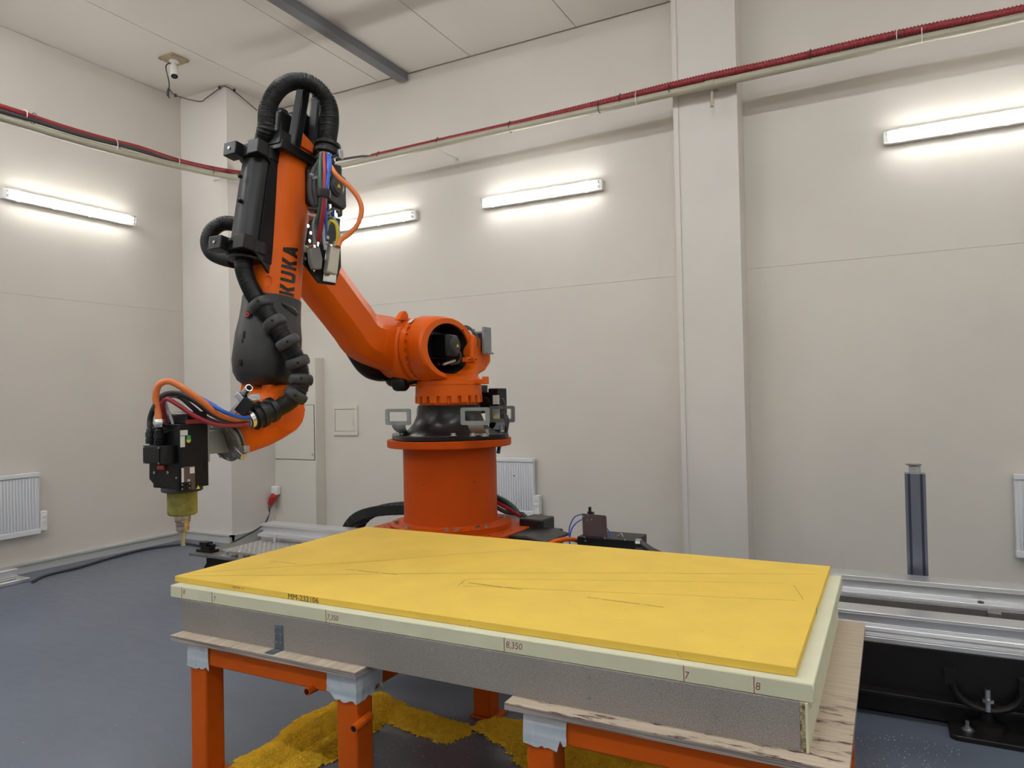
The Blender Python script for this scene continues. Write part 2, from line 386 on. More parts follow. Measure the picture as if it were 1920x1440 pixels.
for y, w_ in ((3.6, 'near the back wall'), (.6, 'level with the camera'), (-2.4, 'behind the camera')): lamp('fluorescent lamp on the right wall '+w_, (XR, y+1.27, zl), (XR, y, zl), (-1, 0, 0), tube_m, WG)
for x, w_ in ((-5.6, 'at its left end'), (-2.6, 'at its middle'), (.4, 'at its right end')): lamp('fluorescent lamp on the wall behind the camera '+w_, (x, YF, zl), (x+1.27, YF, zl), (0, 1, 0), tube_m, WG)
for y, v_ in ((2.3, 'front'), (-1.2, 'rear')):
    for x, w_ in ((-6.1, 'added to brighten the left wall'), (-3.6, 'second from the left wall'), (-1.2, 'above the table'), (1.2, 'nearest the right wall')):  # leftmost lamp of each row is added to brighten the left wall
        lamp('ceiling lamp of the '+v_+' row, '+w_, (x, y, ZC), (x+1.27, y, ZC), (0, 0, -1), tubec_m, 'lamps on the ceiling')

lamp('unseen ceiling lamp added between the two rows to brighten the left wall', (-6.4, .3, ZC), (-5.13, .3, ZC), (0, 0, -1), tubec_m, 'lamps on the ceiling')  # extra lamp out of view, added to lift the left wall

# ================================================================ PIPES ALONG THE WALLS
XP, YP = -6.22, 5.80
zl0 = AX(0, 221, XP).z
left_pts = [V((XP, -3.0, zl0-.01)), V((XP, 1.0, zl0)), AX(2, 221, XP), AX(120, 257, XP), AX(230, 287, XP), AX(325, 309, XP), V((XP, 5.36, AX(440, 336, XP).z))]
back_y = lambda x: YP+.03*(min(max((x+5.4)/4, 0), 1))
bpts = [(640, 311), (860, 262), (1103, 209), (1335, 158), (1550, 111), (1750, 68), (1915, 33)]
bw = [AY(x, y, back_y(AY(x, y, YP).x)) for x, y in bpts]
elbow = V((XP+.10, 5.50, left_pts[-1].z+.0))
pipe_path = spline(left_pts+[elbow, V((-5.75, 5.66, bw[0].z-.02))]+bw+[V((XR-.02, YP+.03, bw[-1].z+.02))], .12)
cond = thing('conduit_pipe', 'long beige plastic pipe running along the left and back walls', 'pipe', (XP, 3, 3.8))
obj('pipe', MB().tube(pipe_path, .032, 14), m_pipe, cond, smooth=60)
def off(path, v): return [p+v for p in path]
for px, py, lf in ((230, 284, 1), (1103, 209, 0), (1331, 159, 0)):
    c = AX(px, py, XP) if lf else AY(px, py, YP+.03)
    a = V((0, 1, 0)) if lf else V((1, 0, 0))
    obj('pipe_coupling', MB().cyl(c-a*.035, c+a*.035, .037, 16), m_pipe, cond, smooth=40, bevel=.003)
c = AY(1335, 165, YP+.03)
obj('hanger_bolt', MB().cyl(c+V((0, 0, -.03)), AY(1335, 190, YP+.03), .011, 10).cyl(AY(1335, 190, YP+.03), AY(1335, 200, YP+.03), .017, 6)
    .bb(c.x-.02, c.x+.02, YP+.03, CY+.001, c.z+.028, c.z+.04), m_pipe, cond)
for px in (858, 455):                       # thin stays back to the wall
    if px == 858: a = AY(820, 280, YP+.01); b = AY(857, 298, YB)
    elif px == 455: a = V((XP, 5.4, left_pts[-1].z)); b = AY(402, 338, PY)
    else: a = AY(1730, 75, YP+.03); b = V((AY(1730, 75, YB).x, YB, a.z-.02))
    obj('wall_stay', MB().cyl(a, b, .005, 6).box(b, (.03, .012, .03)), m_trunk, cond)
# red hose on top of the pipe: smooth on the left, ribbed on the right
red_left = [AX(-20, 193, XP), AX(45, 214, XP), AX(120, 239, XP), AX(200, 262, XP), AX(260, 277, XP), AX(330, 300, XP), AX(400, 316, XP), AX(452, 324, XP)]
rl = thing('red_hose', 'smooth red hose lying on the pipe of the left wall', 'hose', red_left[0])
obj('hose', MB().tube(spline([red_left[0]+V((0, -3, 0))]+red_left+[V((XP+.12, 5.55, red_left[-1].z))], .1), .024, 12), m_redhose, rl, smooth=60)
rr = [AY(x, y, YP+.02) for x, y in ((698, 294), (820, 266), (960, 234), (1100, 200), (1180, 180), (1260, 160), (1360, 137), (1460, 116), (1560, 92), (1660, 69), (1760, 48), (1860, 29), (1925, 15))]
rh = thing('ribbed_red_hose', 'ribbed dark red hose lying on the pipe of the back wall', 'hose', rr[0])
rp = resample(spline(rr+[V((XR-.05, YP+.02, rr[-1].z))], .02), .0058)
obj('hose', MB().tube(rp, .03, 10, rf=lambda k: .031 if k % 4 < 2 else .025), m_redhose, rh, smooth=50)
dk = thing('dark_cable', 'dark grey cable bundle between red hose and pipe', 'cable', (XP, 3, 3.9))
obj('cable', MB().tube(spline([AX(-10, 205, XP+.02)+V((0, -2, 0)), AX(-10, 205, XP+.02), AX(60, 225, XP+.02), AX(150, 253, XP+.02), AX(240, 276, XP+.01), AX(320, 299, XP), AX(380, 317, XP-.02)], .1), .019, 8), m_darkcable, dk, smooth=60)
obj('cable', MB().tube(spline([AY(x, y-1, YP+.035) for x, y in ((600, 306), (640, 300), (680, 294), (720, 291), (900, 253), (1100, 207), (1250, 171), (1340, 146), (1440, 128), (1560, 104), (1660, 78), (1800, 50), (1925, 26))], .1), .013, 8), m_darkcable, dk, smooth=60)
m_tiew = mat('white_tie', (.72, .71, .68), .5); m_tieb = mat('black_tie', (.02, .02, .02), .5)
def tie(px, py, lf, white, h=.045):
    c = AX(px, py, XP) if lf else AY(px, py, YP+.025)
    pts = [c+(V((sin(t)*.040, 0, cos(t)*h)) if lf else V((0, sin(t)*.040, cos(t)*h))) for t in [2*pi*i/14 for i in range(15)]]
    o = obj('cable_tie', MB().tube(pts, .0035, 5), m_tiew if white else m_tieb, cond)
    return o
for a in ((46, 216, 1, 1), (63, 222, 1, 0), (216, 273, 1, 1, .06), (332, 303, 1, 1), (397, 320, 1, 0), (711, 293, 0, 0), (822, 267, 0, 0), (957, 238, 0, 0, .05),
          (1124, 202, 0, 0), (1164, 186, 0, 0), (1194, 184, 0, 1, .06), (1256, 168, 0, 0), (1520, 104, 0, 0), (1681, 68, 0, 1, .06), (1728, 64, 0, 1, .06)): tie(*a)

# ================================================================ SECURITY CAMERA
pc = AZ(326, 110, ZC)
sc_ = thing('security_camera', 'white bullet security camera on a wooden plate under the ceiling', 'camera', pc)
wp = obj('mounting_plate', MB().bb(pc.x-.10, pc.x+.10, pc.y-.10, pc.y+.10, ZC-.022, ZC-.001), m_plate_wood, sc_, bevel=.003)
for a in (-.085, .085):
    for b in (-.085, .085): obj('screw', MB().cyl((pc.x+a, pc.y+b, ZC-.025), (pc.x+a, pc.y+b, ZC-.02), .006, 8), m_darkcable, wp)
tocam = (EYE-pc); tocam.z = 0; tocam.normalize(); aim = (tocam*.38+V((0.05, 0, -1))).normalized()
obj('base_ring', MB().lathe([(.047, 0), (.047, -.012), (.03, -.02), (.018, -.022), (.016, -.06)], pc+V((0, 0, -.022)), (0, 0, 1), 20), m_whiteplastic, sc_, smooth=40)
hb = pc+V((0, 0, -.08))
obj('housing', MB().lathe([(.018, -.025), (.033, -.005), (.038, .03), (.039, .11), (.037, .125), (.033, .127)], hb, aim, 24), m_whiteplastic, sc_, smooth=40)
le = obj('lens', MB().lathe([(.032, .118), (.032, .129), (.001, .129)], hb, aim, 24), m_blackmetal, sc_, smooth=40)
obj('lens_ring', MB().lathe([(.016, .1292), (.016, .131), (.012, .131), (.012, .1292)], hb, aim, 20), m_darkcable, le)
y5 = pc.y
c1 = spline([pc+V((-.05, 0, -.03)), AX(311, 125, pc.x-.05), AX(317, 155, pc.x-.05), AX(316, 180, pc.x-.05)], .02)
c2 = spline([AX(316, 165, pc.x-.05), AX(330, 179, pc.x-.05), V((PX1-.35, PY-.06, AY(362, 194, PY-.06).z)), AY(385, 185, PY-.05), AY(413, 165, PY-.02), V((PX1+.01, PY-.012, ZC-.03)), AX(440, 172, PX1+.02), AX(462, 190, PX1+.03), AX(482, 207, PX1+.03)], .03)
obj('cable', MB().tube(c1, .006, 6).tube(c2, .0055, 6).tube(spline([AX(316, 165, pc.x-.05), AX(313, 176, pc.x-.05), AX(318, 184, pc.x-.05)], .01), .007, 6), m_darkcable, sc_)
for p in (AX(329, 179, pc.x-.05), V((PX1-.09, PY-.01, ZC-.02)), V((PX1+.012, PY+.1, ZC-.03))):
    obj('cable_clip', MB().box(p, (.02, .02, .028)), m_darkcable, sc_)

# ================================================================ RADIATORS
def radiator(label, along, a0, a1, z0, z1, base, box_side):
    """along 'x' (back wall) or 'y' (left wall); base = wall coordinate"""
    def B(mb, p, q, d0, d1, e, f):
        if along == 'x': return mb.bb(p, q, base-d1, base-d0, e, f)
        return mb.bb(base+d0, base+d1, p, q, e, f)
    t = thing('radiator', label, 'radiator', ((a0+a1)/2, base, z0) if along == 'x' else (base, (a0+a1)/2, z0), 'radiators under the wall lamps')
    obj('back_panel', B(MB(), a0, a1, .02, .07, z0, z1), m_white, t, bevel=.003)
    obj('top_rail', B(MB(), a0-.002, a1+.002, .018, .085, z1-.035, z1+.002), m_white, t, bevel=.004)
    obj('bottom_rail', B(MB(), a0-.002, a1+.002, .018, .085, z0-.002, z0+.045), m_white, t, bevel=.004)
    n = int((a1-a0-.04)/.026)
    for i in range(n):
        a = a0+.02+(a1-a0-.04)*(i+.5)/n
        obj('rib', B(MB(), a-.0085, a+.0085, .07, .078, z0+.05, z1-.045), m_white, t, bevel=.003, seg=1)
    for k in (.25, .75):
        m = a0+(a1-a0)*k; obj('wall_bracket', B(MB(), m-.015, m+.015, 0, .02, z0+.1, z1-.1), m_white, t)
    if box_side:
        b = obj('thermostat_box', B(MB(), a1+.004, a1+.062, .02, .085, z0+.02, z0+.20), m_whiteplastic, t, bevel=.005)
        for k in (.155, .11): 
            c = (a1+.033, base-.087, z0+k) if along == 'x' else (base+.087, a1+.033, z0+k)
            obj('knob', MB().lathe([(.016, -.004), (.016, .003), (.008, .006)], c, (0, -1, 0) if along == 'x' else (1, 0, 0), 16), m_whiteplastic, b, smooth=40)
    return t
rb0, rb1 = AY(998, 860, YB-.08), AY(998, 968, YB-.08)
radiator('white ribbed radiator on the back wall beside the orange pedestal', 'x', rb0.x-1.15, rb0.x, rb1.z, rb0.z, YB, True)
r2 = AY(1902, 890, YB-.08); r2b = AY(1905, 1045, YB-.08)
radiator('white ribbed radiator on the back wall at the right edge of the photo', 'x', r2.x, r2.x+1.15, r2b.z, r2.z, YB, True)
r3 = AX(75, 886, XL+.08); r3b = AX(76, 1000, XL+.08)
radiator('white ribbed radiator on the left wall below the lamp', 'y', r3.y-1.15, r3.y, r3b.z, r3.z, XL, True)

# ================================================================ CABINET, HATCH, SOCKET
xr_ = AY(609, 800, YB).x
yf_ = AX(592, 800, xr_).y
xl_ = AY(501, 850, yf_).x-.0
ctop = AY(590, 670, yf_).z
cab = thing('wall_cabinet', 'tall cream electrical cabinet against the back wall behind the robot', 'cabinet', ((xl_+xr_)/2, YB, 0))
obj('body', MB().bb(xl_-.12, xr_, yf_, YB-.001, .02, ctop), m_cabinet, cab, bevel=.004)
dz1, dz0 = AY(560, 760, yf_).z, AY(560, 861, yf_).z
dr = obj('door', MB().bb(xl_+.01, xr_-.02, yf_-.012, yf_-.004, dz0, dz1), m_cabinet, cab, bevel=.002)
obj('door_gap', MB().bb(xl_+.004, xr_-.014, yf_-.004, yf_-.0005, dz0-.006, dz1+.006), m_gap, cab)
kp = AY(588, 852, yf_); obj('lock', MB().cyl((kp.x, yf_-.02, kp.z), (kp.x, yf_-.01, kp.z), .012, 12), m_steel, dr)
obj('lower_panel', MB().bb(xl_-.0, xr_-.004, yf_-.008, yf_-.001, .05, dz0-.02), m_cabinet, cab, bevel=.002)
a, b = AY(624, 760, YB-.02), AY(670, 817, YB-.02)
ha = thing('access_hatch', 'small white square access hatch on the back wall', 'hatch', ((a.x+b.x)/2, YB, b.z))
w = .045
obj('frame', MB().bb(a.x, b.x, YB-.02, YB-.001, b.z, b.z+w).bb(a.x, b.x, YB-.02, YB-.001, a.z-w, a.z).bb(a.x, a.x+w*.5, YB-.02, YB-.001, b.z+w, a.z-w).bb(b.x-w, b.x, YB-.02, YB-.001, b.z+w, a.z-w), m_cabinet, ha, bevel=.003)
dd = obj('door', MB().bb(a.x+w*.5+.004, b.x-w-.006, YB-.014, YB-.003, b.z+w+.004, a.z-w-.004), m_cabinet, ha, bevel=.002)
obj('handle', MB().bb(b.x-w-.03, b.x-w-.018, YB-.024, YB-.012, (a.z+b.z)/2-.05, (a.z+b.z)/2+.02), m_whiteplastic, dd, bevel=.003)
s = AY(517, 920, yf_-.05)
so = thing('wall_socket', 'grey power socket on the cabinet with a red plug pushed in', 'socket', s)
obj('box', MB().bb(s.x-.045, s.x+.045, yf_-.09, yf_-.009, s.z-.05, s.z+.055), m_whiteplastic, so, bevel=.02, seg=3)
pp = AY(512, 937, yf_-.1)
pl = thing('power_plug', 'red industrial power plug hanging in the wall socket', 'plug', pp)
obj('body', MB().cyl(V((s.x-.005, yf_-.07, s.z-.045)), pp+V((.0, 0, .01)), .036, 16).cyl(pp+V((-.0, -.0, .02)), pp+V((-.035, -.01, -.055)), .043, 18, .03), m_red, pl, smooth=40, bevel=.003)
obj('gland', MB().cyl(pp+V((-.03, -.01, -.05)), pp+V((-.045, -.01, -.09)), .022, 10), m_grey, pl)
obj('cord', MB().tube(spline([pp+V((-.045, -.01, -.09)), AY(503, 968, yf_-.12), AY(489, 988, yf_-.3), V((-6.1, 5.2, .02)), V((-6.0, 5.3, .012))], .03), .009, 8), m_darkcable, pl, smooth=60)

# cable on the floor along the left wall, and the aluminium floor profile
fc = thing('floor_cable', 'thin black cable lying along the foot of the left wall', 'cable', (-6.5, 4, 0))
fp = [AZ(x, y, .012) for x, y in ((60, 1091), (75, 1083), (95, 1076), (150, 1063), (200, 1048), (270, 1030), (340, 1020), (352, 1019), (380, 1024), (400, 1025), (470, 1022))]
obj('cable', MB().tube(spline(fp, .05), .012, 8), m_darkcable, fc, smooth=60)
pa = AZ(-60, 1117, 0); pb = AZ(57, 1090, 0)
pr = thing('floor_profile', 'short aluminium profile with a slot on the floor by the left wall', 'metal profile', pb)
dY = (pb-pa); dY.z = 0
x1_ = pb.x
obj('base', MB().bb(x1_-.22, x1_, pa.y-.3, pb.y, 0, .035), m_alu, pr, bevel=.006)
obj('raised_side', MB().bb(x1_-.22, x1_-.13, pa.y-.3, pb.y-.03, .035, .11), m_alu, pr, bevel=.008)
obj('slot', MB().bb(x1_-.075, x1_-.04, pb.y-.35, pb.y-.08, .033, .0365), m_gap, pr, bevel=.015)
# small scrap hooks seen at the floor cable

# ================================================================ RAIL (linear axis)
RX0, RX1 = -4.72, 3.2
rail = thing('robot_rail', 'long black floor rail with two aluminium guide beams that carries the robot', 'rail', (-1, 4.1, 0))
def XP_(poly, mb, x0=RX0, x1=RX1): return mb.prism(poly, lambda y, z, t: V((t, y, z)), x0, x1)
obj('front_beam', XP_([(3.800,.467),(3.799,.455),(3.815,.450),(3.818,.412),(3.790,.402),(3.786,.384),(3.805,.372),(3.812,.358),(3.800,.352),(3.800,.330),(3.96,.330),(3.96,.455),(3.93,.467)], MB(), -3.6), m_alu, rail, bevel=.002, seg=1)
yb = 4.40
obj('back_beam', XP_([(yb,.492),(yb-.002,.472),(yb+.02,.466),(yb+.022,.420),(yb-.035,.412),(yb-.038,.392),(yb,.384),(yb+.0,.352),(yb+.16,.352),(yb+.16,.48),(yb+.14,.492)], MB(), AY(489, 980, yb).x), m_alu, rail, bevel=.002, seg=1)
obj('steel_bed', MB().bb(-4.72, RX1, 3.90, 4.42, .20, .333).bb(-3.6, RX1, 4.38, 4.42, .012, .20), m_blackmetal, rail)  # rear strip reaches the floor to keep the underside dark
obj('side_web_and_shade', MB().bb(-3.6, RX1, 3.80, 3.82, .012, .33).bb(-3.6, RX1, 3.74, 3.90, .105, .122), m_gloss, rail, bevel=.003)  # black web carried below the flange in place of the shadow there
obj('cover_strip', MB().bb(RX0, RX1, 3.98, 4.30, .333, .345), m_conn, rail)
obj('toothed_rack', MB().bb(-3.5, RX1, 4.30, 4.345, .345, .40), m_plate, rail)
for k in range(12):
    x = -.25+.22*k*.5
    obj('screw', MB().cyl((x, 4.322, .40), (x, 4.322, .404), .008, 8), m_chrome, rail)
obj('limit_block', MB().bb(AY(1850, 1155, 4.28).x, AY(1876, 1155, 4.28).x, 4.22, 4.29, .345, .41), m_plate, rail, bevel=.002)
cp = AY(1838, 1133, yb+.02)
obj('cap_ring', MB().lathe([(.015, 0), (.015, .0015), (.012, .0015), (.011, .0004), (.005, .0004), (.005, .0015)], (cp.x, yb-.012, .4165), (0, -.14, 1), 20), m_darkcable, rail)
for i in range(4):                        # levelling feet
    fx = .34+.0+(-1.35)*i if i < 3 else 1.69
    ft = obj('floor_foot', MB().prism([(fx-.15,3.66),(fx-.13,3.64),(fx+.26,3.64),(fx+.28,3.66),(fx+.28,4.0),(fx-.15,4.0)], lambda a,b,t: V((a,b,t)), 0, .022), m_gloss, rail, bevel=.004)
    obj('foot_yoke', MB().lathe([(.075, .022), (.07, .05), (.03, .06), (.028, .115)], (fx-.0, 3.78, 0), (0,0,1), 20), m_gloss, ft, smooth=40)
    pth = [V((fx-.0+.13*cos(t), 3.75, .215+.105*sin(t))) for t in [pi+pi*i_/14 for i_ in range(15)]]
    obj('hook_plate', MB().tube(pth, .016, 8).bb(fx-.16, fx-.115, 3.74, 3.80, .20, .26).bb(fx+.115, fx+.16, 3.74, 3.80, .20, .26), m_gloss, ft, smooth=40)
    obj('adjusting_screw', MB().cyl((fx, 3.74, .11), (fx, 3.74, .205), .013, 12).cyl((fx, 3.74, .15), (fx, 3.74, .165), .024, 6), m_chrome, ft, smooth=35)
    for a in (-.08, .19):
        obj('anchor_bolt', MB().cyl((fx+a, 3.72, .022), (fx+a, 3.72, .027), .024, 14).cyl((fx+a, 3.72, .027), (fx+a, 3.72, .038), .015, 6).cyl((fx+a, 3.72, .038), (fx+a, 3.72, .062), .008, 10), m_steel, ft, smooth=35)
obj('cable_duct', MB().tube(spline([V((.52, 3.72, .32)), V((.545, 3.70, .26)), V((.58, 3.69, .20)), V((.60, 3.69, .13)), V((.75, 3.70, .12))], .02), .014, 8), m_black, rail, smooth=50)
obj('motor_pod', MB().cyl((.60, 3.66, .24), (.60, 3.80, .24), .055, 18).cyl((.60, 3.64, .24), (.60, 3.66, .24), .04, 18), m_blackmetal, rail, smooth=40)
# end platform
ex = AY(354, 1037, 3.8).x
obj('end_plate', MB().bb(ex, -3.7, 3.80, 4.42, .335, .355), m_plate, rail, bevel=.002)
obj('end_box', MB().prism([(ex+.09,.0),(ex+.09,.12),(ex+.06,.17),(ex+.06,.22),(ex+.10,.27),(ex+.10,.335),(-3.7,.335),(-3.7,0)], lambda a,b,t: V((a,t,b)), 3.88, 4.40), m_blackmetal, rail)
tp = obj('tread_plate', MB().bb(ex+.17, -3.8, 3.95, 4.38, .355, .361), m_tread, rail)
td = MB()
i = 0; xx = ex+.19
while xx < -3.85:
    yy = 3.97
    j = 0
    while yy < 4.37:
        c = V((xx, yy, .361)); sg = 1 if (i+j) % 2 else -1
        a_ = V((cos(sg*pi/4), sin(sg*pi/4), 0))*.013; b_ = V((-a_.y, a_.x, 0))*.28
        td.add([c-a_, c-b_, c+a_, c+b_, c+V((0, 0, .003))], [(0,1,4),(1,2,4),(2,3,4),(3,0,4)])
        yy += .025; j += 1
    xx += .025; i += 1
obj('tread_bumps', td, m_tread, tp, kind='stuff')
sp = AZ(388, 1034, .355)
obj('buffer_block', MB().bb(sp.x-.075, sp.x+.09, sp.y-.04, sp.y+.04, .355, .375).bb(sp.x-.035, sp.x+.06, sp.y-.03, sp.y+.03, .375, .40).bb(sp.x-.05, sp.x+.03, sp.y-.03, sp.y+.03, .40, .43).cyl((sp.x, sp.y, .41), (sp.x+.10, sp.y-.01, .41), .012, 10), m_blackmetal, rail, bevel=.002)
s2 = AZ(425, 1042, .355)
bb_ = obj('sensor_bracket', MB().bb(s2.x-.04, s2.x+.07, s2.y-.03, s2.y+.03, .355, .362).bb(s2.x-.01, s2.x+.02, s2.y-.015, s2.y+.015, .362, .39), m_steel, rail)
for px in (440, 462):
    s3 = AZ(px, 1045, .355); obj('sensor_bracket', MB().bb(s3.x-.02, s3.x+.02, s3.y-.015, s3.y+.015, .355, .375), m_plate, rail)
s4 = AY(518, 1008, yb-.04)
obj('stop_pin', MB().bb(s4.x-.012, s4.x+.012, yb-.06, yb-.036, .35, .42), m_alu, rail)

# carriage under the pedestal
AXX, AYY = AY(843, 825, 4.12).x, 4.12
car = thing('rail_carriage', 'black carriage plate on the rail under the orange pedestal', 'carriage', (AXX, AYY, .49))
obj('slide_plate', MB().bb(AXX-.62, AXX+.62, 3.84, 4.58, .495, .60), m_blackmetal, car, bevel=.01)
obj('drive_cover', MB().prism([(AXX+.50,.60),(AXX+.50,.645),(AXX+.62,.65),(AXX+.76,.622),(AXX+.76,.60)], lambda a,b,t: V((a,t,b)), 4.0, 4.35), m_gloss, car, bevel=.008)
obj('orange_bumper', MB().tube(spline([V((AXX+.76, 4.0, .60)), V((AXX+.79, 4.05, .622)), V((AXX+.84, 4.2, .612)), V((AXX+.86, 4.3, .575))], .03), .014, 8), m_orange, car, smooth=50)
obj('connector_block', MB().bb(AXX+.42, AXX+.60, 4.30, 4.48, .60, .70), m_black, car, bevel=.01)

# ================================================================ PEDESTAL
ped = thing('robot_pedestal', 'orange steel pedestal column with bolted round flanges under the robot', 'pedestal', (AXX, AYY, .60))
ZR = 1.243
oc = [(AXX+.50*cos(t)/cos(pi/8), AYY+.46*sin(t)/cos(pi/8)) for t in [pi/8+pi/4*i for i in range(8)]]
fl = obj('foot_plate', MB().prism(oc, lambda a,b,t: V((a,b,t)), .60, .652), m_ped, ped, bevel=.006)
obj('foot_ring', MB().lathe([(.405, .652), (.405, .688), (.39, .69)], (AXX, AYY, 0), (0,0,1), 64), m_ped, ped, smooth=40)
tb = obj('column', MB().lathe([(.335, .689), (.318, .70), (.312, .73), (.312, 1.19)], (AXX, AYY, 0), (0,0,1), 72), m_ped, ped, smooth=40)
obj('top_ring', MB().lathe([(.312, 1.19), (.412, 1.195), (.416, 1.2), (.416, 1.240), (.412, ZR), (.3, ZR)], (AXX, AYY, 0), (0,0,1), 72), m_ped, ped, smooth=30)
for dg in (-62, -52, -108, -140, -30, -20, 40, 50, 140, 220, 212, 330):
    a = radians(dg); p = (AXX+.365*cos(a), AYY+.365*sin(a), .69)
    obj('flange_bolt', MB().lathe([(.017, 0), (.017, .003), (.0125, .0035), (.0125, .014)], p, (0,0,1), 8), m_steel, ped, smooth=30)
for dg in range(-170, 10, 14):
    a = radians(dg+3); obj('bolt_hole', MB().cyl((AXX+.455*cos(a), AYY+.435*sin(a), .6515), (AXX+.455*cos(a), AYY+.435*sin(a), .653), .008, 8), m_conn, fl)
for px, py in ((797, 909), (866, 909), (921, 902)):
    p = AY(px, py, AYY-.3); d = V((p.x-AXX, -.3, 0)).normalized()
    d = V(((p.x-AXX)/.312, -math.sqrt(max(0, 1-((p.x-AXX)/.312)**2)), 0)); q = V((AXX, AYY, p.z))+d*.312
    obj('bolt_hole', MB().cyl(q-d*.002, q+d*.0008, .004, 8), m_conn, tb)

# ================================================================ ALUMINIUM POST
p0 = AY(1720, 1080, 4.70); p1 = AY(1717, 889, 4.70); hw = .052
po = thing('profile_post', 'grey slotted aluminium post standing behind the rail', 'post', (p0.x, 4.75, 0))
px_ = (p0.x+p1.x)/2; yq = 4.70
pf = []
def slot_face(sx, sy):
    pass
prof = [(-hw,0),(-hw+.014,0),(-hw+.014,.012),(-hw+.028,.012),(-hw+.028,0),(hw-.028,0),(hw-.028,.012),(hw-.014,.012),(hw-.014,0),(hw,0),(hw,.09),(-hw,.09)]
obj('profile', MB().prism(prof, lambda a,b,t: V((px_+a, yq+b, t)), .02, p1.z), m_post, po)
obj('slot_lining', MB().bb(px_-hw+.0145, px_-hw+.0275, yq+.010, yq+.0119, .02, p1.z-.001).bb(px_+hw-.0275, px_+hw-.0145, yq+.010, yq+.0119, .02, p1.z-.001), m_post2, po)
obj('foot', MB().bb(px_-.09, px_+.09, yq-.04, yq+.13, 0, .02), m_post, po, bevel=.003)
obj('end_cap', MB().bb(px_-.030, px_+.030, yq+.01, yq+.07, p1.z, p1.z+.042), m_steel, po)
obj('top_disc', MB().cyl((px_-.005, yq+.04, p1.z+.042), (px_-.005, yq+.04, p1.z+.048), .015, 12).cyl((px_-.005, yq+.04, p1.z+.048), (px_-.005, yq+.04, p1.z+.053), .04, 20), m_plate, po, smooth=40)

# ================================================================ REGULATOR on the rail
ry = 4.20
g0 = AY(1082, 1003, ry); g1 = AY(1190, 1012, ry)
bxx = thing('control_box', 'flat black metal box on the rail right of the pedestal', 'box', ((g0.x+g1.x)/2, ry, .49))
obj('case', MB().bb(g0.x, g1.x, ry, ry+.24, .495, g0.z-.01), m_blackmetal, bxx, bevel=.003)
for px, py in ((1096, 1007), (1098, 1014), (1134, 1009), (1172, 1012)):
    q = AY(px, py, ry); obj('screw', MB().cyl((q.x, ry-.003, q.z), (q.x, ry+.001, q.z), .005, 8), m_steel, bxx)
q = AY(1188, 1016, ry)
obj('cable_gland', MB().cyl((g1.x, ry+.03, q.z-.01), (g1.x+.03, ry+.03, q.z-.01), .025, 10), m_chrome, bxx)
obj('cable', MB().tube(spline([V((g1.x+.02, ry+.03, q.z-.01)), AY(1205, 1020, ry+.03), AY(1222, 1032, ry+.03), V((g1.x+.25, ry+.06, .50)), V((g1.x+.4, ry+.08, .36))], .02), .02, 10), m_darkcable, bxx, smooth=60)
obj('wire_loop', MB().tube(spline([AY(1155, 1007, ry+.1), AY(1162, 1003, ry+.1), AY(1165, 1000, ry+.1), AY(1168, 1007, ry+.1)], .01), .004, 6), m_steel, bxx)
h0 = AY(1092, 963, ry+.05); h1 = AY(1138, 1005, ry+.05)
rg = thing('regulator_plate', 'brown metal plate with a black valve on top, standing on the black box', 'valve plate', (h0.x, ry+.05, g0.z))
obj('plate', MB().prism([(h0.x, g0.z-.01), (h0.x-.002, h0.z), (h1.x-.01, h0.z-.004), (h1.x-.003, h0.z-.012), (h1.x, g0.z-.01)], lambda a,b,t: V((a,t,b)), ry+.05, ry+.058), m_brown, rg)
v0 = AY(1105, 963, ry+.07)
obj('valve', MB().cyl(v0+V((0,.01,-.03)), v0+V((0,.01,.012)), .016, 12).cyl(v0+V((0,.01,.01)), v0+V((0,.01,.04)), .0095, 10).cyl(v0+V((0,.01,.002)), v0+V((.026,.01,.002)), .010, 10), m_black, rg, smooth=40)
for px, py in ((1094, 968), (1103, 965), (1101, 975), (1109, 974)):
    q = AY(px, py, ry+.05); obj('screw', MB().cyl((q.x, ry+.046, q.z), (q.x, ry+.051, q.z), .004, 8), m_steel, rg)
yq_ = ry+.045
obj('blue_hose', MB().tube(spline([AY(1092, 964, yq_), AY(1078, 969, yq_), AY(1069, 985, yq_), AY(1067, 1003, yq_), AY(1069, 1030, yq_)], .01), .004, 6)
    .tube(spline([AY(1091, 974, yq_), AY(1079, 982, yq_), AY(1070, 998, yq_), AY(1068, 1030, yq_)], .01), .004, 6)
    .tube(spline([AY(1137, 990, ry+.065), AY(1142, 997, ry+.065), AY(1143, 1010, ry+.065)], .01), .004, 6), m_blue, rg, label='thin blue air hoses')

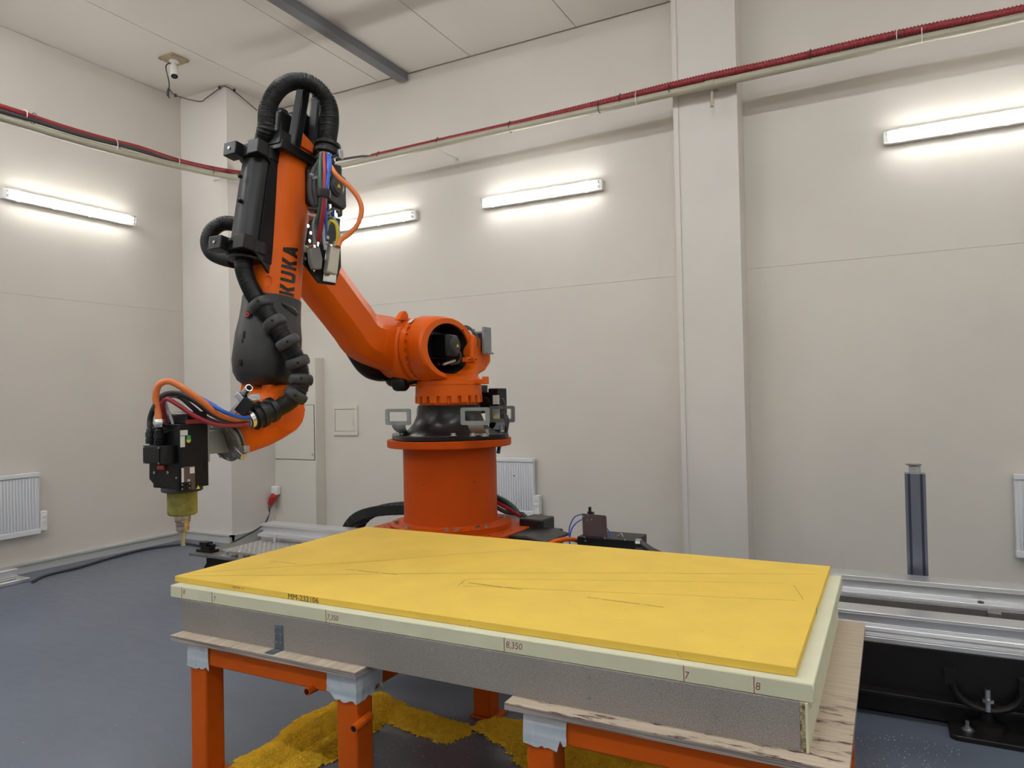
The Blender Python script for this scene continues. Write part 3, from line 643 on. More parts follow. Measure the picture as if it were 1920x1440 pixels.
# ================================================================ CABLE CHAIN behind the rail
ch = thing('cable_chain', 'black plastic cable chain looping behind the pedestal', 'cable chain', (-3.3, 4.75, .5))
yc0, yc1 = 4.66, 4.86
cpt = [AY(780, 956, yc0), AY(745, 956, yc0), AY(712, 958, yc0), AY(685, 963, yc0), AY(664, 972, yc0), AY(651, 986, yc0), AY(643, 1004, yc0), AY(641, 1030, yc0), AY(648, 1052, yc0)]
cpt = resample(spline([cpt[0]+V((.55, 0, 0))]+cpt, .02), .066)
for k in range(len(cpt)-1):
    a, b = cpt[k], cpt[k+1]; d = (b-a).normalized(); n = V((-d.z, 0, d.x)); c = (a+b)/2
    R = M((d, V((0,1,0)), n)).transposed()
    lk = obj('chain_link', MB().box(V((c.x, yc0+.01, c.z)), (.074, .018, .085), R), m_black, ch, bevel=.006, seg=1)
    obj('rear_link', MB().box(V((c.x, yc1-.01, c.z)), (.074, .018, .085), R), m_black, ch, bevel=.006, seg=1)
    sgn = 1 if n.z >= 0 else -1
    obj('crossbar', MB().box(V((c.x, (yc0+yc1)/2, c.z))+n*.036, (.022, yc1-yc0-.03, .010), R).box(V((c.x, (yc0+yc1)/2, c.z))-n*.036, (.022, yc1-yc0-.03, .010), R), m_black, lk)
obj('blue_wire', MB().tube([p+V((0, .10, .02)) for p in cpt], .010, 6), m_blue, ch, label='blue cable inside the chain')
obj('orange_wire', MB().tube([p+V((0, .13, .0)) for p in cpt], .012, 6), m_orcable, ch, label='orange cable inside the chain')
obj('white_wire', MB().tube([p+V((0, .07, 0)) for p in cpt], .010, 6), m_lgrey, ch, label='light grey cable inside the chain')
obj('floor_tray', MB().bb(cpt[-1].x-.1, -.8, yc0-.02, yc1+.02, .0, .02), m_plate, ch)
cr = thing('pedestal_cables', 'green, red and dark cables curving down behind the orange pedestal', 'cables', (AXX+.35, AYY+.3, .65))
yk = AYY+.28
for pts, r, m_, nm in ((((918, 925), (945, 938), (962, 950), (972, 962)), .016, m_green, 'green_cable'), (((920, 935), (945, 948), (962, 957), (978, 968)), .019, m_dred, 'red_cable'),
                       (((922, 943), (940, 948), (950, 955), (957, 962)), .006, m_yel, 'yellow_wire'), (((925, 948), (948, 960), (966, 962), (980, 964), (990, 976), (993, 990), (992, 1002)), .015, m_darkcable, 'dark_cable'),
                       (((965, 958), (982, 964), (992, 978), (997, 992), (999, 1005)), .008, m_grey, 'grey_wire')):
    obj(nm, MB().tube(spline([AY(x, y, yk) for x, y in pts], .02), r, 8), m_, cr, smooth=60)

# ================================================================ LETTERING
def text(name, body, h, o, xd, yd, m_, parent, wscale=1.0, thick=0.0, shear=0):
    cu = bpy.data.curves.new(name, 'FONT'); cu.body = body; cu.size = h/.7; cu.shear = shear; cu.offset = thick; cu.resolution_u = 3
    to = bpy.data.objects.new(name, cu); COL.objects.link(to)
    bpy.context.view_layer.update()
    me = bpy.data.meshes.new_from_object(to)
    COL.objects.unlink(to); bpy.data.objects.remove(to)
    xd, yd = V(xd).normalized(), V(yd).normalized(); n = xd.cross(yd)
    me.transform(M(((xd.x*wscale, yd.x, n.x, o[0]), (xd.y*wscale, yd.y, n.y, o[1]), (xd.z*wscale, yd.z, n.z, o[2]), (0,0,0,1))))
    me.materials.clear(); me.materials.append(m_)
    ob = bpy.data.objects.new(name, me); COL.objects.link(ob); adopt(ob, parent); return ob

# ================================================================ WORK TABLE
# two trestles
TZ = .545
def trestle(label, X0, X1, Y0, Y1, legs_w, pins, tapes):
    t = thing('trestle', label, 'trestle', ((X0+X1)/2, (Y0+Y1)/2, 0), 'orange steel trestles under the board')
    W = legs_w; H = .085
    obj('crossbeam', MB().bb(X0+W, X1-W, Y0, Y0+W, TZ-H, TZ-.001), m_orange_d, t, bevel=.006)
    obj('crossbeam', MB().bb(X0+W, X1-W, Y1-W, Y1, TZ-H, TZ-.001), m_orange_d, t, bevel=.006)
    for x in (X0, X1-W):
        obj('side_beam', MB().bb(x, x+W, Y0+W, Y1-W, TZ-H, TZ-.001), m_orange_d, t, bevel=.006)
        for y in (Y0, Y1-W):
            l = obj('leg', MB().bb(x, x+W, y, y+W, .01, TZ-.001), m_orange_d, t, bevel=.008)
            obj('foot_pad', MB().bb(x-.015, x+W+.035, y-.01, y+W+.02, 0, .012), m_orange_d, l, bevel=.003)
    for a, b in pins:
        a, b = V(a), V(b); p = obj('pipe_stub', MB().cyl(a, b, .0155, 16), m_orange_d, t, smooth=40)
        d = (b-a).normalized(); obj('bore', MB().cyl(a-d*.0006, a+d*.001, .011, 14), m_conn, p)
    rnd = random.Random(3)
    for (x, y, w2, ext, side) in tapes:
        secs_t = []; pts = []
        x_a, x_b, y_a, y_b = x-.004, x+w2+.004, y-.004, y+W+.004
        # jagged strip round the front, right (and left) faces
        path = [V((x_a, y_b, 0)), V((x_a, y_a, 0)), V((x_b, y_a, 0)), V((x_b, y_b, 0))]
        if ext > 0: path = [V((x_a-ext, y_a, 0)), V((x_b, y_a, 0)), V((x_b, y_b+.05, 0))]
        if ext < 0: path = [V((x_a, y_b, 0)), V((x_a, y_a, 0)), V((x_b-ext, y_a, 0))]
        pp_ = resample(path, .012)
        if ext < 0: pp_ = resample(path[:2], .012)[:-1]+resample(path[1:], .012)
        else: pp_ = [q for i in range(len(path)-1) for q in (resample(path[i:i+2], .012)[:-1])]+[path[-1]]
        top = [V((p.x, p.y, TZ-.002)) for p in pp_]
        bot = []
        for p in pp_:
            past = (ext < 0 and p.x > x_b+.001) or (ext > 0 and p.x < x_a-.001) or (p.y > y_b+.001)
            d = (.10 if not past else .055+.05*rnd.random())+rnd.uniform(-.006, .006)
            bot.append(V((p.x+rnd.uniform(-.002, .002), p.y-rnd.uniform(0, .003), TZ-d)))
        mb = MB(); n = len(pp_)
        for q in range(4):
            pass
        rows = [[top[i].lerp(bot[i], q/5)+V((rnd.uniform(-.0012, .0012), rnd.uniform(-.0014, 0), 0)) for i in range(n)] for q in range(6)]
        mb.loft(rows, caps=False, close=False)
        o = obj('tape_wrap', mb, m_tape, t); so_ = o.modifiers.new('s', 'SOLIDIFY'); so_.thickness = .0015; so_.offset = 1
    return t
YT = 2.012
la = AY(357, 1300, YT).x; lb = AY(631, 1340, YT).x
W = .092
lx1 = lb+W
pinA = AY(583, 1297, YT-.05); pinB = AY(675, 1354, YT-.045)
trestle('orange steel trestle at the left with two taped legs in front', la, lx1, YT, 3.05, W,
        [((AY(575, 1296, YT-.03).x, YT-.03, AY(575, 1297, YT-.03).z), (AY(575, 1296, YT-.03).x, YT+.05, AY(575, 1297, YT-.03).z)), ((lx1+.015, YT-.035, .372), (lx1+.015, YT+.055, .385))],
        [(la, YT, W, -.02, 0), (lb, YT, W, .035, 1)])
ra = AY(987, 1420, YT).x
trestle('orange steel trestle at the right with its front left leg taped', ra, -.155, YT, 3.05, W,
        [((-.155, 2.62, .47), (-.125, 2.62, .47)), ((-.155, 2.25, .46), (-.118, 2.25, .46))], [(ra, YT, W, -.045, 0)])
# plywood boards
def ply(label, X0, X1, Y0, Y1, face):
    t = thing('plywood_board', label, 'plywood board', ((X0+X1)/2, (Y0+Y1)/2, TZ), 'plywood boards lying on the trestles')
    for k in range(5):
        z0 = TZ+k*.0046
        o = obj('ply_layer', MB().bb(X0, X1, Y0, Y1, z0, z0+.0046-.0003), m_plyedge, t) if k < 4 else obj('top_veneer', MB().bb(X0, X1, Y0, Y1, z0, TZ+.021), face, t)
    rn = random.Random(5)
    return t
PLT = TZ+.021
ply('narrow front plywood board of the left trestle, bearing the metal angle', -2.645, AZ(668, 1260, PLT).x, 1.982, 3.15, m_ply)
ply('plywood board of the right trestle with dark purple stains', AZ(946, 1317, PLT).x, -.115, 1.985, 3.28, m_plystain)
# chipboard panel box, cream slab, yellow board
CX0, CX1 = -2.655, -.214
cb = thing('chipboard_panel', 'thick grey speckled chipboard panel under the cream foam slab', 'chipboard', ((CX0+CX1)/2, 2.65, PLT))
obj('front_board', MB().bb(CX0, CX1-.02, 2.045, 2.065, PLT, .695), m_chip, cb)
obj('core', MB().bb(CX0+.002, CX1-.02, 2.066, 3.24, PLT+.001, .694), m_chip, cb)
obj('edge_strip', MB().bb(CX1-.0195, CX1-.006, 2.0455, 2.075, PLT, .695), m_chipedge, cb)
obj('side_board', MB().bb(CX1-.006, CX1, 2.043, 3.25, PLT, .695), m_cream, cb)
for px, py in ((811, 1217), (900, 1231), (998, 1248), (998, 1278), (1104, 1271), (1225, 1275), (1262, 1283), (1341, 1308), (1341, 1345), (1105, 1309), (734, 1191), (762, 1195)):
    q = AY(px, py, 2.045)
    obj('screw', MB().lathe([(.005, -.001), (.005, .0012), (.0025, .0012), (.002, .0002)], (q.x, 2.045, q.z), (0,-1,0), 10), m_steel, cb)
for y in (2.12, 2.35, 2.6, 2.85, 3.1):
    obj('screw', MB().lathe([(.006, -.001), (.006, .0012), (.003, .0012), (.002, .0002)], (CX1, y, .66), (1,0,0), 10), m_steel, cb)
cs = thing('cream_foam_slab', 'cream foam slab with handwritten red marks on its front edge', 'foam slab', (-1.47, 2.65, .695))
obj('slab', MB().bb(-2.735, -.198, 2.052, 3.30, .695, .745), m_cream, cs, bevel=.003, seg=1)
YM = 2.0515
def mark(px, y0, y1): 
    a, b = AY(px, y0, YM), AY(px+1, y1, YM)
    obj('ink_line', MB().bb(a.x-.0011, a.x+.0011, YM, YM+.0006, .697, .743), m_ink, cs)
def hand(px, py, s, h): 
    q = AY(px, py, YM); text('handwriting', s, h, (q.x, YM, q.z), (1, 0, 0), (0, 0, 1), m_ink, cs, wscale=.9, shear=.1)
for px in (340.5, 397, 610, 943, 1278, 1409): mark(px, 1100, 1120)
for px, py, s, h in ((343, 1114, '8', .020), (400, 1127, '7', .020), (613, 1161, '7,350', .019), (948, 1214, '8,350', .021), (1283, 1272, '7', .021), (1416, 1293, '8', .021)): hand(px, py, s, h)
yf = thing('yellow_foam_board', 'yellow foam sheet with scored outlines, topmost on the work table', 'foam sheet', (-1.5, 2.7, .745))
obj('sheet', MB().add([(-2.765, 2.098, .7455), (-.245, 2.086, .7455), (-.245, 3.345, .7455), (-2.75, 3.365, .7455), (-2.765, 2.098, .77), (-.245, 2.086, .77), (-.245, 3.345, .77), (-2.75, 3.365, .77)],
    [(0,3,2,1),(4,5,6,7),(0,1,5,4),(1,2,6,5),(2,3,7,6),(3,0,4,7)]), m_yellow, yf, bevel=.0015, seg=1)
def score(pts, w=.0016):
    P = [AZ(x, y, .7703) for x, y in pts]; mb = MB()
    for a, b in zip(P[:-1], P[1:]):
        d = (b-a).normalized(); n = V((-d.y, d.x, 0))*w*.65
        mb.add([a+n, a-n, b-n, b+n], [(0,1,2,3)])
    obj('scored_line', mb, m_score, yf)
score([(345, 1075), (500, 1065), (640, 1056), (715, 1051), (860, 1039), (1000, 1030)], .003)
score([(333, 1080), (500, 1079), (640, 1077), (800, 1075), (1060, 1074), (1260, 1075), (1530, 1076.5)], .0028)
score([(866, 1094), (868, 1090), (873, 1087), (880, 1085.5), (1000, 1086.3), (1150, 1088.5), (1300, 1090.5), (1471, 1093.5)], .0022)
score([(858, 1099), (863, 1095), (870, 1089)], .0018)
score([(866, 1099), (960, 1101.5), (1080, 1108), (1260, 1115), (1380, 1121), (1495, 1126)], .0025)
score([(1484, 1097), (1489, 1098), (1506, 1124)], .002)
def topprint(px, py, px2, py2, s, h=.0095):
    a = AZ(px, py, .7706); b = AZ(px2, py2, .7706)         # written right to left as seen, i.e. upside down
    L = (a-b).length; off_ = wloc(yf); o = text('board_print', s, h, a, (b-a), V((0,0,1)).cross(b-a), m_ink2, yf)
    w = max((v.co+off_-a).dot((b-a).normalized()) for v in o.data.vertices)
    k = L/w; d = (b-a).normalized()
    for v in o.data.vertices:
        q = v.co+off_-a; al = q.dot(d); v.co = a+d*(al*k)+(q-d*al)-off_
topprint(1246, 1138, 1102, 1119, 'MM-232106-2  -  BUM COROBOND MM30  -  DO.10C')
topprint(980, 1105, 881, 1092, 'MM-232106-2  -  BUM COROBOND MM30')
topprint(746, 1077, 649, 1067, 'MM-232106-2  -  BUM COROBOND  -  DO.10C', .009)
topprint(556, 1056.5, 510, 1052, 'MM-232106-2  -  BUM', .009)
q = AY(437, 1108, 2.085)
text('edge_print', '2421754  14', .009, (AY(434, 1105, 2.09).x, 2.0945, .756), (1, -.005, 0), (0, 0, 1), m_ink2, yf)
text('edge_print', 'MM-232106', .0205, (AY(538, 1122, 2.09).x, 2.0935, .7475), (1, -.005, 0), (0, 0, 1), m_ink2, yf, wscale=1.12)
nq = AX(1531, 1140, -.245)
obj('green_mark', MB().bb(-.2455, -.2445, nq.y-.012, nq.y+.006, .7475, .7695), m_grn, yf, label='dark green mark on the edge')
# steel angle
ag = AZ(527, 1215, PLT); bx0 = ag.x-.02
an = thing('angle_bracket', 'perforated steel angle screwed to the chipboard above the left trestle', 'bracket', (bx0+.02, 2.04, PLT))
zt = AY(521, 1172, 2.042).z; xa = AY(515, 1190, 2.042).x; xb = AY(530, 1190, 2.042).x
obj('upright', MB().bb(xa, xb, 2.0415, 2.0445, PLT, zt), m_angle, an, bevel=.001)
obj('foot', MB().bb(xa, xb, 1.99, 2.0415, PLT+.0005, PLT+.0035), m_angle, an, bevel=.001)
for k, (a, r) in enumerate(((.25, .003), (.75, .003))):
    for zz in (.03, .06, .085): obj('screw', MB().cyl((xa+(xb-xa)*a, 2.0400, PLT+zz), (xa+(xb-xa)*a, 2.042, PLT+zz), .0035, 8), m_chrome, an)

# ================================================================ SHAVINGS
m_shav = mat('yellow_shavings', (1.0, .70, .05), .85, col2=(.90, .55, .02), vscale=40)
ridges = [([(440, 1480), (520, 1410), (620, 1345), (690, 1318)], .13, .038), ([(690, 1320), (740, 1335), (790, 1352), (850, 1372)], .10, .03),
          ([(700, 1330), (720, 1340), (800, 1370)], .08, .025), ([(560, 1440), (650, 1385), (700, 1350)], .10, .028),
          ([(930, 1365), (975, 1385), (1010, 1420), (1040, 1470)], .12, .03), ([(960, 1370), (1050, 1405), (1180, 1450), (1300, 1490)], .13, .03),
          ([(860, 1374), (900, 1366), (930, 1358)], .03, .008)]
segs = []
for pts, w, h in ridges:
    P = [AZ(x, y, 0) for x, y in pts]
    for a, b in zip(P[:-1], P[1:]): segs.append((a, b, w, h))
def heap(x, y):
    p = V((x, y, 0)); best = 0
    for a, b, w, h in segs:
        ab = b-a; t = max(0, min(1, (p-a).dot(ab)/ab.length_squared)); d = (p-(a+ab*t)).length
        wn_ = w*(1+.45*noise.noise(V((x*7, y*7, 3)))+.25*noise.noise(V((x*23, y*23, 5)))); best = max(best, h*max(0, 1-(d/wn_))**1.15)
    return best
xs = [s_[0].x for s_ in segs]+[s_[1].x for s_ in segs]; ys = [s_[0].y for s_ in segs]+[s_[1].y for s_ in segs]
hx0, hx1, hy0, hy1 = min(xs)-.15, max(xs)+.15, min(ys)-.15, max(ys)+.15
sh = MB(); st = .012
nx, ny = int((hx1-hx0)/st), int((hy1-hy0)/st)
grid = {}
for i in range(nx):
    for j in range(ny):
        x, y = hx0+i*st, hy0+j*st; h = heap(x, y)*(1+.5*noise.noise(V((x*9, y*9, 0))))
        if h > .0012: grid[i, j] = len(sh.v); sh.v.append((x, y, max(.0004, h-.001+min(h, .006)*random.uniform(-.4, .6))))
for (i, j) in list(grid):
    if (i+1, j) in grid and (i, j+1) in grid and (i+1, j+1) in grid: sh.f.append((grid[i, j], grid[i+1, j], grid[i+1, j+1], grid[i, j+1]))
cnt = 0; tries = 0
while cnt < 60000 and tries < 500000:
    tries += 1
    x, y = random.uniform(hx0, hx1), random.uniform(hy0, hy1); h = heap(x, y)
    if h <= 0:
        h = heap(x+random.gauss(0, .03), y+random.gauss(0, .03))*.12
        if h <= 0 or random.random() > .22: continue
    if h < .010 and random.random() > (h/.010)**1.2+.05: continue
    z = max(.0006, h*(1+.5*noise.noise(V((x*9, y*9, 0)))))+random.uniform(-.001, .007)*min(1, h/.01)
    L = random.uniform(.004, .010); a = random.uniform(0, 2*pi); tl = random.uniform(-.5, .7); w = L*random.uniform(.25, .5)
    d = V((cos(a)*cos(tl), sin(a)*cos(tl), sin(tl)))*L/2; n = V((-sin(a), cos(a), random.uniform(-.4, .4)))*w/2; c = V((x, y, z)); u_ = V((0, 0, w*.8))
    sh.add([c-d, c+n, c+d, c-n, c+u_], [(0,1,4),(1,2,4),(2,3,4),(3,0,4)]); cnt += 1
so = obj('foam_shavings', sh, m_shav); so['kind'] = 'stuff'
tag(so, 'heaps of yellow foam shavings on the floor under the table', 'shavings')
# pale crumbs scattered over the floor
cm = MB(); m_crumb = mat('pale_crumbs', (.62, .58, .46), .8)
def crumb(x, y, s, z=0):
    a = random.uniform(0, 6.3); c = V((x, y, z)); p = [c+V((cos(a+t), sin(a+t), 0))*s*random.uniform(.5, 1.2) for t in (0, 1.6, 3.1, 4.7)]
    cm.add(p+[c+V((0, 0, s*.8))], [(0,1,4),(1,2,4),(2,3,4),(3,0,4)])
for _ in range(620):
    px = random.choice((random.uniform(0, 640), random.uniform(1600, 1800), random.uniform(640, 990))); py = random.uniform(1180, 1440) if px < 640 else random.uniform(1330, 1440)
    if px < 640 and random.random() > (py-1100)/420: continue
    q = AZ(px, py, 0)
    if q.y < 3.6: crumb(q.x, q.y, random.choice((.0015, .002, .002, .003)))
for _ in range(500):
    crumb(random.uniform(-3.4, 1.4), random.uniform(3.925, 3.958), random.uniform(.0015, .003), .458)
co = obj('pale_crumbs', cm, m_crumb); co['kind'] = 'stuff'; tag(co, 'small pale foam crumbs scattered on the grey floor', 'crumbs')

# ================================================================ ROBOT
XM = -2.66
rob = thing('industrial_robot', 'large orange industrial robot arm with black hoses, mounted on the orange pedestal', 'robot', (AXX, AYY, ZR))
# --- black base
def rrect(x0, x1, y0, y1, r, n=5):
    out = []
    for cx, cy, a0 in ((x1-r, y1-r, 0), (x0+r, y1-r, pi/2), (x0+r, y0+r, pi), (x1-r, y0+r, 3*pi/2)):
        for k in range(n+1):
            a = a0+pi/2*k/n; out.append((cx+r*cos(a), cy+r*sin(a)))
    return out
base = obj('base_frame', MB().prism([(AXX+.40*cos(t)*(1+.06*cos(4*t)), AYY+.385*sin(t)*(1+.06*cos(4*t))) for t in [2*pi*i/40 for i in range(40)]], lambda a,b,t: V((a,b,t)), ZR+.001, ZR+.034)
    .lathe([(.34, ZR+.033), (.31, ZR+.045), (.27, ZR+.07), (.238, ZR+.11), (.218, ZR+.155), (.210, ZR+.20), (.212, 1.466), (.20, 1.467)], (AXX, AYY, 0), (0,0,1), 64), m_gloss, rob, smooth=50, bevel=.004)
for px, py in ((741, 814), (747, 814), (850, 815), (886, 814), (908, 806)):
    q = AZ(px, py, ZR+.04); q = AY(px, py, AYY-.30); obj('base_bolt', MB().lathe([(.022, 0), (.022, .004), (.015, .005), (.015, .018)], (q.x, AYY-.30, ZR+.034), (0,0,1), 6), m_steel, base, smooth=30)
def fork_pocket(px0, px1, pyt, pyb, Y, back):
    a = AY(px0, pyt, Y); b = AY(px1, pyt, Y); x0, x1 = a.x, b.x; z1 = AY((px0+px1)/2, pyt, Y).z; z0 = AY((px0+px1)/2, pyb, Y).z; w = .028
    mb = MB(); out = rrect(x0, x1, z0, z1, .014); inn = rrect(x0+w, x1-w, z0+w*.9, z1-w*.75, .006); n = len(out)
    vs = [V((p[0], Y, p[1])) for p in out]+[V((p[0], Y, p[1])) for p in inn]+[V((p[0], Y+.008, p[1])) for p in out]+[V((p[0], Y+.008, p[1])) for p in inn]
    fs = []
    for i in range(n):
        j = (i+1) % n
        fs += [(i, j, n+j, n+i), (2*n+i, 3*n+i, 3*n+j, 2*n+j), (i, 2*n+i, 2*n+j, j), (n+i, n+j, 3*n+j, 3*n+i)]
    mb.add(vs, fs)
    o = obj('fork_pocket', mb, m_galv, rob, smooth=40)
    fx0, fx1 = x0+(x1-x0)*.25, x0+(x1-x0)*.78
    sgn = -1 if back else 1
    secs = []
    for t in [i/8 for i in range(9)]:
        y = Y+.004+sgn*.10*(1-cos(t*pi/2)); z = z0+.004-(z0-ZR-.045)*sin(t*pi/2)
        nrm = V((0, sgn*sin(t*pi/2), 0))
        wd = .01*t
        secs.append([V((fx0+wd, y-.004, z)), V((fx1-wd, y-.004, z)), V((fx1-wd, y+.004, z-.004)), V((fx0+wd, y+.004, z-.004))])
    obj('foot', MB().loft(secs), m_galv, o, smooth=40)
    obj('foot_bolt', MB().cyl((fx1-.02, Y+sgn*.08, ZR+.034), (fx1-.02, Y+sgn*.08, ZR+.075), .012, 8), m_steel, o, smooth=30)
fork_pocket(722, 769, 766.5, 797, AYY-.34, False)
fork_pocket(863, 917, 764, 797, AYY-.34, False)
fork_pocket(917, 964.5, 761, 792, AYY+.28, True)
fork_pocket(781, 812, 764, 791, AYY+.28, True)
# A1 motor at the right rear
a1x = AY(911, 760, AYY+.31).x
m1 = obj('axis_motor', MB().bb(a1x-.04, a1x+.03, AYY+.32, AYY+.46, 1.43, 1.55).bb(a1x+.02, a1x+.10, AYY+.31, AYY+.44, 1.275, 1.575), m_blackmetal, rob, bevel=.006)
obj('motor_neck', MB().cyl((a1x+.0, AYY+.28, 1.47), (a1x+.0, AYY+.325, 1.47), .045, 20).bb(a1x-.10, a1x-.035, AYY+.27, AYY+.4, 1.40, 1.60), m_black, m1, smooth=40)
for x_, z_ in ((925.5, 742), (933, 741)):
    pass
q = AY(924, 741, AYY+.308); q2 = AY(936.5, 758, AYY+.308)
obj('rating_label', MB().bb(q.x, q2.x, AYY+.3065, AYY+.3095, q2.z, q.z), m_label, m1)
q = AY(923, 767, AYY+.308); q2 = AY(937, 786, AYY+.308)
lb_ = obj('warning_label', MB().bb(q.x, q2.x, AYY+.3065, AYY+.3095, q2.z, q.z), m_label, m1)
obj('warning_label', MB().bb(q.x+.001, q2.x-.001, AYY+.305, AYY+.3065, q2.z, q2.z+(q.z-q2.z)*.2).bb(q.x+.002, q.x+.022, AYY+.305, AYY+.3065, q2.z+.022, q2.z+.042), m_yel, m1, label='yellow warning label')
obj('motor_cable', MB().tube(spline([AY(939, 748, AYY+.2), AY(943, 748, AYY+.2), AY(946, 755, AYY+.2), AY(945, 775, AYY+.2), AY(947, 785, AYY+.2), AY(950, 800, AYY+.2)], .01), .006, 6), m_darkcable, rob, smooth=60)
obj('cable_bundle', MB().tube(spline([AY(940, 776, AYY+.2), AY(948, 779, AYY+.22), AY(951, 790, AYY+.22), AY(948, 812, AYY+.25), AY(938, 832, AYY+.27), AY(934, 850, AYY+.25)], .01), .013, 8), m_darkcable, rob, smooth=60)
obj('blue_tube', MB().tube(spline([AY(935, 832, AYY+.2), AY(937, 840, AYY+.2), AY(933, 850, AYY+.18)], .01), .006, 6), m_blue, rob, smooth=60)
# --- rotating column
turn = obj('turntable_ring', MB().lathe([(.19, 1.466), (.200, 1.468), (.200, 1.484), (.206, 1.486), (.206, 1.527), (.224, 1.528), (.222, 1.60), (.226, 1.602), (.226, 1.628), (.205, 1.632)], (AXX, AYY, 0), (0,0,1), 64), m_orange, rob, smooth=35)
for k in range(20):
    t = 2*pi*k/20+.1
    c = V((AXX+.218*cos(t), AYY+.218*sin(t), 1.506)); R = M.Rotation(t, 3, 'Z')
    o = obj('ring_tooth', MB().box(c, (.014, .040 if k % 3 else .05, .046), R), m_orange, turn)
    c2 = V((AXX+.206*cos(t+.15), AYY+.206*sin(t+.15), 1.479)); obj('ring_bolt', MB().cyl(c2, c2+V((0,0,.008)), .011, 6), m_orange, turn)
A2 = AX(779, 655, -2.76); A2y, A2z = A2.y, A2.z
XS, XE = -2.755, -2.53
def ellring(cx, cy, rx, ry, z, p=2.0, n=32):
    out = []
    for i in range(n):
        t = 2*pi*i/n; c, s = cos(t), sin(t)
        out.append(V((cx+rx*math.copysign(abs(c)**(2/p), c), cy+ry*math.copysign(abs(s)**(2/p), s), z)))
    return out
cxm = (XS+XE)/2
rcol = obj('rotating_column', MB().loft([ellring(AXX, AYY, .215, .215, 1.60), ellring(AXX, AYY, .212, .212, 1.645), ellring(AXX-.0, AYY-.02, .20, .20, 1.66, 2.2), ellring(AXX+.02, AYY-.05, .185, .215, 1.70, 2.6),
    ellring(AXX+.015, AYY-.10, .175, .23, 1.76, 3.2), ellring(cxm+.01, AYY-.14, .155, .225, 1.84, 3.4), ellring(cxm+.01, AYY-.13, .15, .19, 1.92, 3.4), ellring(cxm+.02, AYY-.10, .13, .14, 1.97, 3)]), m_orange, rob, smooth=60)
dn = 56
def drumsec(x, r, ky=1.0, cy=A2y, cz=A2z):
    return [V((x, cy+r*ky*cos(2*pi*i/dn), cz+r*sin(2*pi*i/dn))) for i in range(dn)]
drum = obj('motor_drum', MB().loft([drumsec(XS, .19), drumsec(XS+.012, .205), drumsec(XS+.05, .207), drumsec(XS+.052, .195), drumsec(XS+.062, .195), drumsec(XS+.075, .216, 1.02, A2y+.01), drumsec(XE-.07, .212, 1.36, A2y+.05), drumsec(XE-.015, .205, 1.62, A2y+.06), drumsec(XE, .194, 1.66, A2y+.06),
    drumsec(XE+.002, .10, 1.6, A2y+.06, A2z-.005)]), m_orange, rob, smooth=45)
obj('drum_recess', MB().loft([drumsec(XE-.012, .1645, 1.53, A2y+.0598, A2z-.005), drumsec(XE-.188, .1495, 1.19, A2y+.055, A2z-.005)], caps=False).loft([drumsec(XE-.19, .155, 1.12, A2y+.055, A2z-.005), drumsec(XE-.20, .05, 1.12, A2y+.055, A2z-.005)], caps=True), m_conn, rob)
for k in range(26):
    t = 2*pi*k/26; c = V((XS+.057, A2y+.197*cos(t), A2z+.197*sin(t)))
    obj('joint_bolt', MB().lathe([(.010, 0), (.010, .009), (.005, .009), (.004, .003)], c, V((0, cos(t), sin(t))), 10), m_orange, drum)
obj('white_band', MB().loft([[V((x, A2y+r*cos(t), A2z+r*sin(t))) for x, r in ((XS+.03, .208), (XS+.062, .211), (XS+.062, .213), (XS+.03, .211))] for t in [radians(a) for a in range(118, 133, 3)]]), m_label, drum, label='white strip on the joint')
cutm = MB().loft([drumsec(XE+.3, .172, 1.58, A2y+.06, A2z-.005), drumsec(XE, .166, 1.56, A2y+.06, A2z-.005), drumsec(XE-.19, .150, 1.2, A2y+.055, A2z-.005)])
cut(rcol, cutm); cut(drum, cutm)
# motor in the opening
mc = AX(856, 648, XE+.02)
mo = obj('axis_motor', MB().box(V((XE-.055, mc.y-.03, mc.z)), (.13, .15, .145)), m_blackmetal, rob, bevel=.012, seg=3)
obj('motor_cap', MB().lathe([(.068, 0), (.068, .02), (.055, .032), (.03, .034)], V((XE-.012, mc.y-.005, mc.z+.0)), (1,0,0), 28), m_shroud, mo, smooth=40)
def warn_tri(c, ux, uy, s, parent):
    c, ux, uy = V(c), V(ux).normalized(), V(uy).normalized(); n = ux.cross(uy)
    obj('warning_triangle', MB().add([c-ux*s-uy*s*.6, c+ux*s-uy*s*.6, c+uy*s, c-ux*s-uy*s*.6-n*.001, c+ux*s-uy*s*.6-n*.001, c+uy*s-n*.001], [(0,1,2),(3,4,5),(0,1,4,3),(1,2,5,4),(2,0,3,5)]), m_yel, parent, label='yellow warning triangle')
warn_tri((XE+.0235, mc.y+.01, mc.z), (0,1,0), (0,0,1), .014, mo)
obj('motor_flange', MB().box(V((XE-.13, mc.y-.05, mc.z+.005)), (.05, .22, .19)), m_black, mo, bevel=.01)
obj('cable_stub', MB().tube(spline([V((XE-.01, mc.y+.05, mc.z-.02)), V((XE-.01, mc.y+.09, mc.z-.06)), V((XE-.02, mc.y+.08, mc.z-.105)), V((XE-.04, mc.y+.0, mc.z-.12))], .01), .011, 8), m_darkcable, mo, smooth=60)
obj('steel_rod', MB().cyl(V((XE-.02, mc.y-.10, mc.z-.125)), V((XE-.02, mc.y+.04, mc.z-.095)), .009, 10), m_beige, mo, smooth=60)
